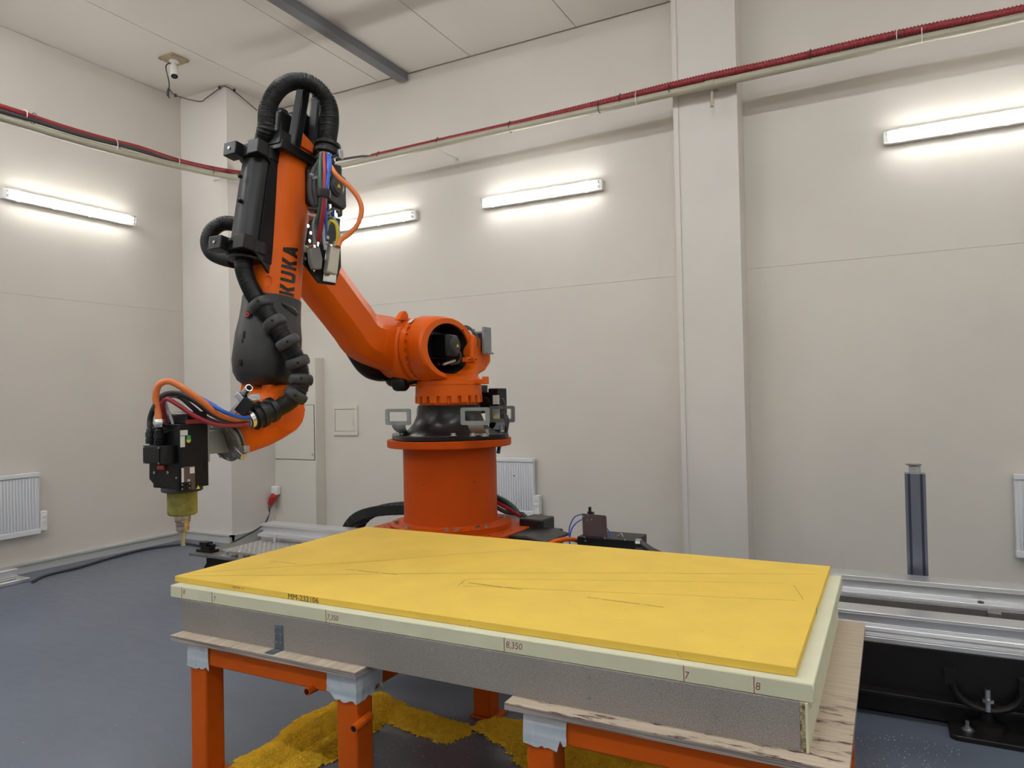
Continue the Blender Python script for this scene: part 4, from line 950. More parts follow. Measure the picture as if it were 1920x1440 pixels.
# rear counter block, lugs, eyes
ry0, ry1 = AYY+.02, AYY+.36
q1 = AX(917, 650, XE+.0)
rearh = obj('rear_housing', MB().prism([(AYY+.08, 1.67), (AYY+.14, 1.66), (AYY+.27, 1.70), (AYY+.35, 1.76), (AYY+.35, 1.86), (AYY+.31, 1.90), (AYY+.10, 1.95)], lambda a,b,t: V((t,a,b)), cxm-.12, -2.50), m_orange, rob, bevel=.02, seg=3, smooth=40)
for px, py in ((883, 674), (895, 674), (883, 703), (897, 703)):
    q = AX(px, py, -2.46); c = V((-2.495, q.y, q.z))
    lg = obj('bolt_lug', MB().box(c, (.05, .03, .032)), m_orange, rob, bevel=.003); obj('hole', MB().cyl(c+V((.0245, 0, 0)), c+V((.026, 0, 0)), .008, 10), m_conn, lg)
q = AX(910, 724, AXX+.24)
obj('tie_down_eye', MB().bb(AXX+.20, AXX+.285, AYY-.02, AYY+.03, 1.605, 1.635).cyl((AXX+.285, AYY+.005, 1.60), (AXX+.285, AYY+.005, 1.65), .022, 14), m_orange, rob, bevel=.004)
obj('tie_down_eye', MB().bb(AXX-.26, AXX-.19, AYY-.10, AYY-.06, 1.598, 1.61), m_orange, rob, bevel=.002)
obj('stop_block', MB().bb(AXX-.24, AXX-.13, AYY-.20, AYY-.02, 1.632, 1.685), m_orange, rob, bevel=.012)
er = AX(760, 590, -2.76)
obj('lifting_eye', MB().prism([(er.y-.07, A2z+.18), (er.y-.03, A2z+.225), (er.y-.005, A2z+.243), (er.y+.02, A2z+.245), (er.y+.04, A2z+.225), (er.y+.05, A2z+.18)], lambda a,b,t: V((t,a,b)), -2.80, -2.765), m_orange, rob, bevel=.006)
cy_ = AYY+.13
obj('cable_loop', MB().tube(spline([AY(846, 614, cy_), AY(842, 607, cy_), AY(848, 600, cy_), AY(852, 610, cy_), AY(853, 616, cy_)], .01), .011, 8), m_darkcable, rob, smooth=60)
obj('blue_tube', MB().tube(spline([AY(844, 614, cy_-.02), AY(846, 605, cy_-.02), AY(850, 603, cy_-.02), AY(851, 616, cy_-.02)], .01), .006, 6), m_blue, rob, smooth=60)
cy2 = AYY+.16
for d_, r_ in ((0, .009), (5, .007)):
    obj('cable_loop', MB().tube(spline([AY(857+d_, 624+d_, cy2), AY(864+d_, 614+d_, cy2), AY(874+d_, 612+d_, cy2), AY(884+d_, 618+d_, cy2), AY(890+d_, 632, cy2), AY(893+d_*.5, 650, cy2)], .01), r_, 8), m_darkcable, rob, smooth=60)
obj('cable_loop', MB().tube(spline([AY(858, 614, cy2), AY(866, 628, cy2), AY(878, 640, cy2)], .01), .009, 8), m_darkcable, rob, smooth=60)
q0, q1 = AY(888, 620, cy2+.04), AY(908, 656, cy2+.04)
vb = obj('valve_box', MB().prism([(q0.x, q0.z-.03), (q1.x-.01, q0.z), (q1.x, q1.z-.03), (q0.x+.02, q1.z+.02)], lambda a,b,t: V((a,t,b)), cy2+.04, cy2+.14), m_shroud, rob, bevel=.006)
obj('valve_bracket', MB().bb(q0.x-.01, q1.x+.02, cy2+.035, cy2+.04, q0.z-.02, q0.z-.008).bb(q1.x-.004, q1.x+.012, cy2+.02, cy2+.12, q1.z-.02, q0.z+.02).bb(q1.x, q1.x+.04, cy2+.02, cy2+.1, q1.z-.03, q1.z-.018).bb(q0.x-.01, q0.x, cy2+.03, cy2+.06, q0.z-.02, q0.z+.012), m_galv, vb)
# --- link arm
XF = -2.775
def armsec(c, t, k=1.0, kp=1.0, wx=1.0):
    t = t.normalized(); p = V((0, t.z, -t.y)) if True else None
    if p.z < 0: p = -p
    P = [(0, .070), (-.012, .085), (-.05, .155), (-.07, .165), (-.16, .165), (-.18, .155), (-.215, .08), (-.215, -.08), (-.18, -.115), (-.16, -.125), (-.07, -.125), (-.05, -.12), (-.012, -.085), (0, -.07)]
    return [c+V((x*wx, 0, 0))+p*(y*kp*k) for x, y in P]
ap = [AX(x, y, XF) for x, y in ((556, 428), (585, 468), (620, 517), (655, 564), (685, 604), (712, 636))]+[V((XF, A2y-.03, A2z+.03))]
ap[-1] = V((XF, A2y-.02, A2z+.02))
lp = resample(spline(ap, .02), .035); nl = len(lp); secs = []
for i, c in enumerate(lp):
    t = (lp[min(i+1, nl-1)]-lp[max(i-1, 0)]).normalized()
    q = i/(nl-1); b_ = max(0, min(1, (q-.70)/.30)); b_ = b_*b_*(3-2*b_)
    S = armsec(c, t, 1+.12*max(0, (q-.5)*2)); cc = sum(S, V((0,0,0)))/len(S)
    pp_ = V((0, t.z, -t.y)); pp_ = -pp_ if pp_.z < 0 else pp_
    O = []
    for p in S:
        d = p-c-V((-.108, 0, 0)); a_ = math.atan2(d.dot(pp_)/.16, d.x/.108)
        O.append(p.lerp(c+V((-.108+.112*cos(a_), 0, 0))+pp_*(.195*sin(a_)), b_))
    secs.append(O)
arm = obj('link_arm', MB().loft(secs), m_orange, rob, smooth=32, bevel=.006, seg=2)
obj('link_arm_hub', MB().loft([drumsec(XF-.225, .13), drumsec(XF-.20, .175), drumsec(XF-.15, .20), drumsec(XF-.05, .208), drumsec(XF+.004, .205), drumsec(XF+.018, .19)]), m_orange, rob, smooth=50)
A3 = ap[0]
obj('elbow_hub', MB().lathe([(.12, -.20), (.15, -.17), (.155, 0.0), (.14, .04), (.14, .10)], A3, (1,0,0), 40), m_orange, rob, smooth=40)
# black hose under the arm
hp = [AX(x, y, XF-.22) for x, y in ((628, 600), (648, 635), (664, 665), (684, 692), (708, 703), (740, 703))]
obj('lower_hose', MB().tube(spline(hp+[V((XF-.15, A2y-.04, A2z-.20)), V((XF-.05, A2y+.02, A2z-.21))], .02), .042, 16), m_black, rob, smooth=60)
q = AX(752, 716, XF-.08)
obj('hose_elbow', MB().lathe([(.055, -.05), (.062, -.03), (.062, .03), (.05, .045)], q, (1, .3, 0), 20).lathe([(.03, 0), (.03, .10)], q, (1, .8, .2), 14), m_black, rob, smooth=50, bevel=.006)

# --- forearm frame: u up the axis, v towards the front (-Y), w along +X
W0 = AX(492, 765, XM); T0 = AX(535, 285, XM)
ua = (T0-W0).normalized(); va = V((0, -ua.z, ua.y)); 
if va.y > 0: va = -va
FL = (T0-W0).length
def F3(u, v, w): return W0+ua*u+va*v+V((w, 0, 0))
def fl(px, py, w=0.0):          # pixel on plane X=XM+w -> (u,v)
    p = AX(px, py, XM+w)-W0; return p.dot(ua), p.dot(va)
RF = M((V((1,0,0)), va, ua)).transposed()      # local x=w, y=v, z=u
def fbox(mb, u0, u1, v0, v1, w0, w1): return mb.box(F3((u0+u1)/2, (v0+v1)/2, (w0+w1)/2), (abs(w1-w0), abs(v1-v0), abs(u1-u0)), RF)
def fsec(u, rw, rv, p=2.2, cv=0, cw=0, n=40):
    out = []
    for i in range(n):
        t = 2*pi*i/n; c, s = cos(t), sin(t)
        out.append(F3(u, cv+rv*math.copysign(abs(s)**(2/p), s), cw+rw*math.copysign(abs(c)**(2/p), c)))
    return out
uS = fl(510, 566)[0]; uB = fl(488, 705)[0]
fore = obj('forearm', MB().loft([fsec(uS-.05, .130, .130, 2.1), fsec(uS+.03, .131, .131, 2.1), fsec(uS+.22, .128, .128, 2.2), fsec(uS+.40, .125, .130, 2.5), fsec(FL-.10, .125, .135, 3.0), fsec(FL-.01, .12, .130, 3.0)]), m_orange, rob, smooth=50)
obj('forearm_neck', MB().prism([(FL+.0, -.13), (FL+.0, .02), (FL+.075, .02), (FL+.045, -.06), (FL+.02, -.13)], lambda a,b,t: F3(a,b,t), .06, .125), m_orange, rob, bevel=.004)
sh_ = obj('wrist_cover', MB().loft([fsec(uB-.05, .04, .04, 2), fsec(uB-.045, .10, .085, 2.2), fsec(uB-.025, .125, .115, 2.4), fsec(uB+.01, .141, .136, 2.5), fsec(uB+.07, .148, .146, 2.6), fsec(uB+.20, .147, .145, 2.4), fsec(uS-.10, .140, .139, 2.2), fsec(uS-.035, .137, .137, 2.1), fsec(uS+.01, .136, .136, 2.1), fsec(uS+.01, .128, .128, 2.1)]), m_shroud, rob, smooth=50)
# holes and marks on the cover (front-left side)
def on_front(px, py, w):         # point on the front (v>0) surface of the cover near pixel
    u, v = fl(px, py, w); return u
def patch(px, py, su, sv, m_, nm, parent, par_r=.1445, wofs=None, deep=.002):
    # place a small plate on the cover where the sight line meets it
    best = None; d = ray(px, py); k = 2.8
    while k < 4.2:
        p = EYE+d*k-W0; u, v, w = p.dot(ua), p.dot(va), p.x
        if (abs(v)/par_r)**2.3+(abs(w)/par_r)**2.3 <= 1: best = (u, v, w); break
        k += .003
    if not best: return None
    u, v, w = best; n = (va*v+V((w, 0, 0))).normalized(); c = F3(u, v, w); s = ua.cross(n).normalized()
    R = M((s, ua, n)).transposed()
    return c, n, s, R
for px, py, a, b in ((458, 628, .017, .036), (455.5, 640, .016, .018), (450, 680, .022, .03)):
    h = patch(px, py, 0, 0, m_conn, 'slot', sh_)
    if h: obj('slot', MB().box(h[0], (a, b, .006), h[3]), m_conn, sh_, bevel=.002)
h = patch(466, 590, 0, 0, None, '', None)
if h:
    obj('hole', MB().cyl(h[0]-h[1]*.002, h[0]+h[1]*.002, .019, 18), m_conn, sh_); obj('plug', MB().lathe([(.012, 0), (.012, .004), (.005, .004), (.004, .001)], h[0]+h[1]*.001+h[2]*-.004, h[1], 14), m_red, sh_)
h = patch(545, 579, 0, 0, None, '', None, .139)
if h: obj('cover_bulge', MB().lathe([(.0, -.055), (.012, -.045), (.018, -.02), (.018, .02), (.012, .045), (.0, .055)], h[0]-h[1]*.006, (h[2]*.9-ua*.35), 14), m_shroud, sh_, smooth=60)
# recess on the forearm
h = patch(502, 527, 0, 0, None, '', None, .129)
if h: cut(fore, MB().loft([[h[0]+h[1]*(.014-.018*k_)+(h[2]*cos(t)*.028+h[2].cross(h[1])*sin(t)*.040)*(1-.35*k_) for t in [2*pi*i_/20 for i_ in range(20)]] for k_ in (0, .4, .8, 1.2)]))
# lettering along the forearm: real shallow letters wrapped round the tube
def letters():
    S = .20; T = .26
    G = {'K': [[(0,0),(T,0),(T,1),(0,1)], [(T,.5),(.62,1),(.97,1),(.52,.5),(.97,0),(.62,0)]],
         'U': [[(0,.25),(T,.25),(T,1),(0,1)], [(.74,.25),(1,.25),(1,1),(.74,1)], [(0,.25),(.04,.1),(.16,0),(.84,0),(.96,.1),(1,.25),(.74,.25),(.72,.22),(.28,.22),(.26,.25)]],
         'A': [[(0,0),(.29,0),(.43,.3),(.57,.3),(.71,0),(1,0),(.66,1),(.34,1)], None]}
    return G
hk = patch(542, 508, 0, 0, None, '', None, .1295)
if hk:
    c, n, s, R = hk
    p0 = c-W0; v0, w0 = p0.dot(va), p0.x; ph0 = math.atan2(v0, w0)
    uK0 = fl(537, 551)[0]; 
    u_lo, u_hi = (AX(537, 553, c.x)-W0).dot(ua), (AX(551, 464, c.x)-W0).dot(ua)
    LH = .080                                     # letter height across the tube
    LW = (u_hi-u_lo-.045)/4
    def place(letter, idx, polys):
        mb = MB()
        bm_ = bmesh.new()
        for poly in polys:
            vs = [bm_.verts.new((x, y, 0)) for x, y in poly]; bm_.faces.new(vs)
        bmesh.ops.triangulate(bm_, faces=bm_.faces[:])
        for _ in range(2): bmesh.ops.subdivide_edges(bm_, edges=bm_.edges[:], cuts=1, use_grid_fill=True)
        bmesh.ops.triangulate(bm_, faces=bm_.faces[:])
        bm_.verts.ensure_lookup_table()
        vs = []
        for v_ in bm_.verts:
            u = u_lo+idx*(LW+.015)+v_.co.x*LW
            ph = ph0+((v_.co.y-.5)*LH)/.129
            r = .1312
            pw = 2.15
            k = (abs(cos(ph))**pw+abs(sin(ph))**pw)**(-1/pw)
            vs.append(F3(u, r*k*sin(ph), r*k*cos(ph)))
        mb.add(vs, [tuple(v_.index for v_ in f_.verts) for f_ in bm_.faces]); bm_.free()
        o = obj('printed_letter', mb, m_black, fore)
        so_ = o.modifiers.new('s', 'SOLIDIFY'); so_.thickness = .0015; so_.offset = 0
    T = .29
    K = [[(0,0),(T,0),(T,1),(0,1)], [(.33,.5),(.62,1),(1.02,1),(.68,.5),(1.02,0),(.62,0)]]
    U = [[(0,.26),(T,.26),(T,1),(0,1)], [(.71,.26),(1,.26),(1,1),(.71,1)], [(0,.26),(.05,.07),(.18,0),(.82,0),(.95,.07),(1,.26)]]
    A = [[(-.04,0),(.27,0),(.50,.62),(.50,1),(.32,1)], [(1.04,0),(.73,0),(.50,.62),(.50,1),(.68,1)], [(.33,.17),(.67,.17),(.59,.38),(.41,.38)]]
    place('K', 0, K); place('U', 1, U); place('K', 2, K); place('A', 3, A)
# motors at the rear end
for (pa_, pb_, w0, w1, v0, v1) in (((528, 205), (517, 275), -.09, .01, -.02, .06), ((588, 200), (570, 285), .055, .13, -.15, -.075), ((560, 212), (548, 270), -.08, .04, -.16, -.03)):
    u1 = fl(pa_[0], pa_[1])[0]; u0 = FL-.06
    o = obj('rear_motor', fbox(MB(), u0, u1, v0, v1, w0, w1), m_blackmetal, rob, bevel=.018, seg=3)
    obj('motor_cap', MB().cyl(F3(u1, (v0+v1)/2, (w0+w1)/2), F3(u1+.012, (v0+v1)/2, (w0+w1)/2), .04, 20), m_shroud, o, smooth=40)
# bracket band and guide bar
ub = fl(560, 290, .13)[0]
obj('hose_bracket', fbox(MB(), ub-.024, ub+.024, .13, .165, -.13, .15), m_blackmetal, rob, bevel=.004)
obj('hose_bracket', fbox(MB(), ub-.024, ub+.024, -.16, .165, .135, .15), m_blackmetal, rob, bevel=.004)
ug = fl(566, 170, .05)[0]
ga_, gb_ = AX(549, 285, XM+.11), AX(569, 168, XM+.11); gd_ = (gb_-ga_).normalized(); gn_ = gd_.cross(V((1,0,0)))
gb = obj('guide_bar', MB().box((ga_+gb_)/2, (.055, .045, (gb_-ga_).length), M((V((1,0,0)), gn_, gd_)).transposed()), m_blackmetal, rob, bevel=.006)
obj('bracket_foot', fbox(MB(), ub+.0, ub+.07, .10, .17, .0, .14), m_blackmetal, rob, bevel=.004)
# --- hose retraction unit on the front of the forearm
def hctr(px, py): return AX(px, py, XM+.0)
h1, h0 = hctr(488, 303), hctr(463, 468)
uh1, vh1 = (h1-W0).dot(ua), (h1-W0).dot(va); uh0, vh0 = (h0-W0).dot(ua), (h0-W0).dot(va)
vh = (vh1+vh0)/2
n = 48
def tubsec(u, r, v=vh):
    out = []
    for i in range(n):
        t = 2*pi*i/n; rr = r*(1.05 if i % 12 in (4, 5) else 1.0)
        out.append(F3(u, v+rr*sin(t), rr*cos(t)))
    return out
can = obj('retraction_tube', MB().loft([tubsec(uh0-.02, .074, vh0), tubsec(uh1+.02, .074, vh1)]), m_black, rob, smooth=30, label='smooth black tube with ridges')
obj('mounting_plate', MB().prism([(uh0-.06, .08), (uh0-.06, vh0+.01), (uh1+.04, vh1+.01), (uh1+.05, .08)], lambda a,b,t: F3(a,b,t), .075, .084), m_deep, rob, bevel=.002, label='dark mounting plate')
obj('mounting_plate', fbox(MB(), uh0-.05, uh1+.06, .122, .134, -.09, .078), m_blackmetal, rob, bevel=.002)
for (uu, vv) in ((uh1+.02, vh1), (uh0-.0, vh0)):
    cl = obj('hose_clamp', MB().loft([[F3(uu+e, vv+r*sin(t), r*cos(t)) for e, r in ((-.028, .079), (.028, .079), (.028, .094), (-.028, .094))] for t in [2*pi*i/40 for i in range(41)]], caps=False), m_black, rob, smooth=40)
    fbox_ = fbox
    obj('clamp_block', fbox(MB(), uu-.032, uu+.032, vv+.07, vv+.135, -.10, -.02), m_black, cl, bevel=.004)
    obj('clamp_block', fbox(MB(), uu-.034, uu+.034, vv+.045, vv+.11, .03, .10), m_black, cl, bevel=.004)
    obj('clamp_wing', MB().loft([[F3(uu+.03-.09*t**1.3, vv+.04-t*(vv-.05), .09-.012*t), F3(uu-.03-.09*t**1.3, vv+.04-t*(vv-.05), .09-.012*t), F3(uu-.03-.09*t**1.3, vv+.04-t*(vv-.05), .075-.012*t), F3(uu+.03-.09*t**1.3, vv+.04-t*(vv-.05), .075-.012*t)] for t in [i/8 for i in range(9)]]), m_black, cl, bevel=.003, seg=1)
    for a, b in ((.10, -.06),): obj('screw', MB().cyl(F3(uu-.0, vv+.136, -.06), F3(uu, vv+.14, -.06), .007, 8), m_steel, cl)
    obj('screw', MB().cyl(F3(uu-.065, .085, .075), F3(uu-.065, .085, .084), .010, 8), m_chrome, cl)
rgc = F3(uh0-.045, vh0, 0)
obj('hose_collar', MB().lathe([(.058, 0), (.078, .002), (.08, .012), (.062, .016)], F3(uh0-.06, vh0+.01, 0), ua, 32), m_black, rob, smooth=40)
obj('hose_collar', MB().lathe([(.05, 0), (.066, .002), (.066, .014), (.05, .016)], F3(uh1+.05, vh1, 0), ua, 32), m_black, rob, smooth=40)
for px, py in ((450, 330), (431, 452), (449, 376), (505, 400)):
    q = AX(px, py, XM+.0 if px < 460 else XM+.07); obj('tube_screw', MB().lathe([(.010, -.008), (.011, .004), (.006, .01)], q, (va if px < 460 else V((1, 0, 0))), 10), m_blackmetal, can, smooth=40)
# --- ribbed hoses
def ribbed(name, pts, r, parent, step=.0019, depth=.0045):
    P = resample(spline(pts, .015), step)
    return obj(name, MB().tube(P, r, 22, rf=lambda k: r if k % 4 < 2 else r-depth), m_blackhose, parent, smooth=50)
top = [F3(uh1-.02, vh1, 0), F3(uh1+.06, vh1, 0)]
tp_ = [(499, 238, 3.44), (502, 202, 3.44), (520, 170, 3.46), (545, 154, 3.50), (575, 154, 3.54), (601, 171, 3.57), (617, 198, 3.59), (620, 230, 3.59), (616, 260, 3.58), (613, 278, 3.57)]
ribbed('ribbed_hose', top+[AD(*q) for q in tp_], .0415, rob)
for k, (px, py) in enumerate(((619, 222), (618, 236))):
    q = AD(px, py, 3.59); obj('hose_tie', MB().lathe([(.043, -.003), (.044, 0), (.043, .003)], q, (AD(620, 216, 3.59)-AD(618, 245, 3.59)), 24), m_black, rob, smooth=40)
lp_ = [(446, 421, 3.62), (418, 419, 3.62), (396, 434, 3.60), (390, 456, 3.58), (398, 474, 3.55), (418, 484, 3.52), (440, 489, 3.47)]
ribbed('ribbed_hose', [AD(*q) for q in lp_], .037, rob, depth=.0025)
lh_ = [(459, 512, 3.37), (470, 540, 3.36), (488, 571, 3.345), (514, 606, 3.33), (539, 641, 3.33), (556, 674, 3.35), (564, 703, 3.36), (561, 730, 3.35), (545, 751, 3.34), (522, 765, 3.32), (500, 774, 3.29)]
start = [F3(uh0+.0, vh0+.01, 0), F3(uh0-.07, vh0+.012, 0)]
hose_low = start+[AD(*q) for q in lh_]
ribbed('ribbed_hose', hose_low, .0415, rob)
HP = resample(spline(hose_low, .01), .005)
def near(px, py):
    best, bi = 1e9, 0
    for i, p in enumerate(HP):
        d = p-EYE; dz = d.dot(_f); x = 960+F_PX*d.dot(RT)/dz; y = 720-F_PX*d.dot(UP)/dz
        e = (x-px)**2+(y-py)**2
        if e < best: best, bi = e, i
    return bi
for px, py in ((489, 573), (516, 606), (540, 641), (558, 679), (564, 712), (556, 741)):
    i = near(px, py); d = (HP[min(i+3, len(HP)-1)]-HP[max(i-3, 0)]).normalized()
    bl = obj('hose_bumper', MB().lathe([(.041, -.024), (.049, -.023), (.0545, -.015), (.0565, 0), (.0545, .015), (.049, .023), (.041, .024)], HP[i], d, 30), m_rubber, rob, smooth=50)
    s_ = d.cross(V((0, 0, 1))).normalized(); e_ = (EYE-HP[i]); e_ = (e_-d*e_.dot(d)).normalized()
    obj('bumper_hole', MB().cyl(HP[i]+e_*.0565, HP[i]+e_*.0582, .006, 10), m_conn, bl)
# upper connector ring on the right of the elbow
cr1 = AD(613, 281, 3.57); ax_ = (AD(616, 262, 3.58)-AD(611, 292, 3.56)).normalized()
cn = obj('hose_connector', MB().lathe([(.05, -.035), (.064, -.03), (.066, -.012), (.055, -.008), (.055, .006), (.066, .010), (.066, .026), (.046, .03)], cr1, ax_, 32), m_black, rob, smooth=40)
obj('steel_ring', MB().lathe([(.040, -.062), (.048, -.058), (.048, -.036), (.040, -.034)], cr1, ax_, 28), m_chrome, cn, smooth=40)
obj('clamp_bolt', MB().box(AD(636, 290, 3.55), (.03, .03, .045)), m_steel, cn, bevel=.003)
obj('clamp_strap', MB().tube(spline([AD(596, 283, 3.52), AD(605, 291, 3.50), AD(622, 294, 3.50), AD(634, 290, 3.54)], .01), .006, 6), m_black, cn)
# elbow motor with yellow triangle
em = AX(611, 349, XM+.15)
eo = obj('axis_motor', MB().prism([(em.y+.13, em.z-.13), (em.y-.03, em.z-.15), (em.y-.12, em.z-.11), (em.y-.12, em.z+.06), (em.y-.06, em.z+.13), (em.y+.13, em.z+.14)], lambda a,b,t: V((t,a,b)), XM+.11, XM+.15), m_black, rob, bevel=.012, seg=2)
q0, q1 = AX(632, 350, XM+.20), None
obj('motor_body', MB().prism([(q0.y-.075, q0.z-.08), (q0.y-.075, q0.z+.08), (q0.y-.05, q0.z+.10), (q0.y+.075, q0.z+.06), (q0.y+.075, q0.z-.09), (q0.y+.05, q0.z-.11)], lambda a,b,t: V((t,a,b)), XM+.12, XM+.20), m_shroud, eo, bevel=.010, seg=2)
obj('motor_cap', MB().lathe([(.052, 0), (.052, .008), (.038, .012), (.034, .016), (.0, .017)], V((XM+.199, q0.y-.005, q0.z)), (1,0,0), 28), m_shroud, eo, smooth=40)
warn_tri((XM+.2175, q0.y-.005, q0.z), (0,1,0), (0,0,1), .013, eo)
obj('cable_bundle', MB().tube(spline([AD(600, 305, 3.5), AD(588, 325, 3.48), AD(583, 350, 3.47), AD(588, 380, 3.47), AD(604, 392, 3.48)], .01), .018, 10)
    .tube(spline([AD(606, 305, 3.48), AD(594, 328, 3.45), AD(590, 352, 3.44), AD(596, 384, 3.45)], .01), .012, 8), m_darkcable, eo, smooth=60)
obj('cable_lug', MB().cyl(AD(582, 328, 3.45), AD(590, 331, 3.44), .010, 10).box(AD(594, 333, 3.43), (.05, .01, .014)), m_grey, eo)
# connector plate below the elbow motor
def pl(pts, X, thick, m_, nm, parent, **k):
    P = [AX(x, y, X) for x, y in pts]
    return obj(nm, MB().prism([(p.y, p.z) for p in P], lambda a,b,t: V((t,a,b)), X-thick, X), m_, parent, **k)
cpn = pl(((582, 415), (598, 402), (638, 410), (640, 500), (629, 535), (598, 531), (570, 495), (572, 470)), XM+.16, .01, m_blackmetal, 'connector_plate', rob, bevel=.003)
for px, py in ((576, 424), (581, 437), (579, 452), (571, 485), (587, 506), (583, 485)):
    q = AX(px, py, XM+.161); obj('plate_screw', MB().cyl(q, q+V((.006, 0, 0)), .009, 8), m_chrome, cpn)
for px, py in ((614, 445), (612, 456), (611, 466)):
    q = AX(px, py, XM+.161); obj('marker_tag', MB().box(q, (.004, .022, .016)), m_label, cpn)
q = AX(575, 467, XM+.161); obj('type_label', MB().box(q, (.002, .03, .035)), m_beige, cpn)
g1 = pl(((583, 470), (589, 460), (600, 463), (606, 486), (604, 505), (590, 505), (585, 492)), XM+.20, .028, m_grey, 'grey_connector', rob, bevel=.006)
obj('gland', MB().cyl(AX(591, 462, XM+.21), AX(593, 455, XM+.21), .016, 10), m_chrome, g1)
q = AX(581, 463, XM+.20); obj('gland', MB().cyl(q, q+V((.03, 0, 0)), .008, 8), m_chrome, g1)
g2f = pl(((613, 455), (636, 462), (630, 531), (606, 527)), XM+.175, .012, m_chrome, 'connector_frame', rob, bevel=.002)
g2 = pl(((622, 461), (639, 463), (633, 516), (614, 510)), XM+.215, .032, m_beige, 'large_connector', rob, bevel=.006)
obj('gland', MB().cyl(AX(631, 464, XM+.21), AX(632, 455, XM+.21), .022, 12), m_beige, g2, smooth=40)
# cables from the upper connector
def cab(nm, pts, r, m_, parent=rob, lbl=None):
    return obj(nm, MB().tube(spline([p if isinstance(p, V) else AD(*p) for p in pts], .012), r, 10), m_, parent, smooth=60, label=lbl)
cab('green_hose', ((601, 289, 3.49), (600, 320, 3.42), (600, 345, 3.38), (603, 370, 3.38), (600, 395, 3.40), (594, 420, 3.42)), .0115, m_green)
cab('red_hose', ((608, 288, 3.49), (609, 320, 3.42), (608, 350, 3.38), (607, 385, 3.38), (603, 415, 3.40), (597, 452, 3.44)), .0115, m_dred)
cab('blue_hose', ((615, 290, 3.49), (616, 315, 3.42), (614, 345, 3.38), (610, 385, 3.40), (611, 420, 3.42), (609, 447, 3.45)), .008, m_blue)
cab('blue_hose', ((619, 290, 3.49), (619, 312, 3.43), (614, 340, 3.40)), .007, m_blue)
cab('grey_cable', ((598, 300, 3.49), (604, 385, 3.42), (592, 410, 3.43), (589, 425, 3.43), (591, 458, 3.44)), .010, m_grey)
cab('grey_cable', ((607, 390, 3.42), (607, 420, 3.42), (607, 445, 3.43), (610, 468, 3.45)), .007, m_lgrey)
cab('yellow_green_wire', ((609, 440, 3.44), (612, 424, 3.43), (620, 414, 3.42), (630, 420, 3.42), (633, 440, 3.43), (631, 458, 3.44)), .007, m_yel)
cab('steel_braid_hose', ((612, 432, 3.46), (616, 418, 3.46), (624, 412, 3.46), (633, 424, 3.46), (635, 455, 3.46)), .008, m_lgrey)
cab('dark_hose', ((580, 392, 3.5), (600, 392, 3.46), (620, 392, 3.44), (636, 397, 3.44)), .011, m_darkcable)
cab('grey_cable', ((578, 402, 3.48), (596, 405, 3.44), (615, 400, 3.43), (628, 394, 3.44)), .007, m_lgrey)
cab('wire', ((612, 398, 3.44), (622, 405, 3.43), (628, 412, 3.43)), .005, m_steel)
cab('orange_cable', ((620, 312, 3.45), (632, 330, 3.42), (655, 350, 3.42), (671, 370, 3.42), (678, 392, 3.42), (672, 418, 3.42), (655, 438, 3.42), (640, 449, 3.41), (634, 462, 3.40)), .012, m_orcable)
obj('velcro_strap', MB().lathe([(.030, -.018), (.032, 0), (.030, .018)], AD(607, 363, 3.38), (AD(608, 350, 3.38)-AD(606, 376, 3.38)), 18), m_black, rob, smooth=40)
obj('hex_fitting', MB().box(AD(627, 401, 3.43), (.02, .02, .03)).box(AD(618, 389, 3.43), (.012, .012, .03)), m_chrome, rob)

# --- wrist
obj('wrist_fork', fbox(MB(), -.02, uB+.06, -.045, .045, -.115, -.02), m_orange, rob, bevel=.012)
obj('wrist_fork', fbox(MB(), -.01, uB+.04, -.055, .05, .03, .09), m_orange, rob, bevel=.012)
WC = AX(510, 766, XM+.02)
fs0 = AX(512, 778, XM+.02); fc_ = AX(431, 820, XM-.0); fd = (fc_-fs0).normalized()          # flange direction
obj('wrist_drum', MB().lathe([(.055, -.13), (.10, -.12), (.118, -.09), (.122, -.02), (.122, .05), (.116, .085), (.09, .105), (.03, .112)], WC, (1, 0, 0), 44), m_orange, rob, smooth=50)
ss = ua
wr = obj('wrist_nose', MB().lathe([(.118, -.06), (.122, .02), (.120, .10), (.110, .17), (.094, (fc_-fs0).length-.01), (.08, (fc_-fs0).length)], fs0, fd, 40), m_orange, rob, smooth=50)
obj('side_cover', MB().lathe([(.10, 0), (.10, .006), (.088, .012), (.05, .013)], WC+V((.108, 0, -.01)), (1,0,0), 36), m_orange, rob, smooth=40)
for k in range(10):
    t = 2*pi*k/10; obj('cover_bolt', MB().cyl(WC+V((.112, .092*cos(t), .092*sin(t)-.01)), WC+V((.119, .092*cos(t), .092*sin(t)-.01)), .006, 8), m_orange, wr)
fg = obj('tool_flange', MB().lathe([(.094, 0), (.102, .003), (.102, .012), (.090, .014), (.090, .022), (.103, .024), (.103, .036), (.099, .040), (.02, .040)], fc_, fd, 44), m_plate, rob, smooth=35, label='grey steel tool flange')
e1_ = V((1, 0, 0)); e2_ = fd.cross(e1_)
for k in range(11):
    t = 2*pi*k/11+.2; p = fc_+fd*.040+(e1_*cos(t)+e2_*sin(t))*.084
    obj('flange_bolt', MB().lathe([(.0085, 0), (.0085, .008), (.004, .008), (.004, .003)], p, fd, 10), m_chrome, fg, smooth=40)
q = AD(450, 851, 3.17)
obj('flange_clamp', MB().box(q, (.05, .03, .03), M.Rotation(.6, 3, 'Y')).box(q+V((.035, 0, .022)), (.02, .03, .03)), m_steel, fg, bevel=.003)
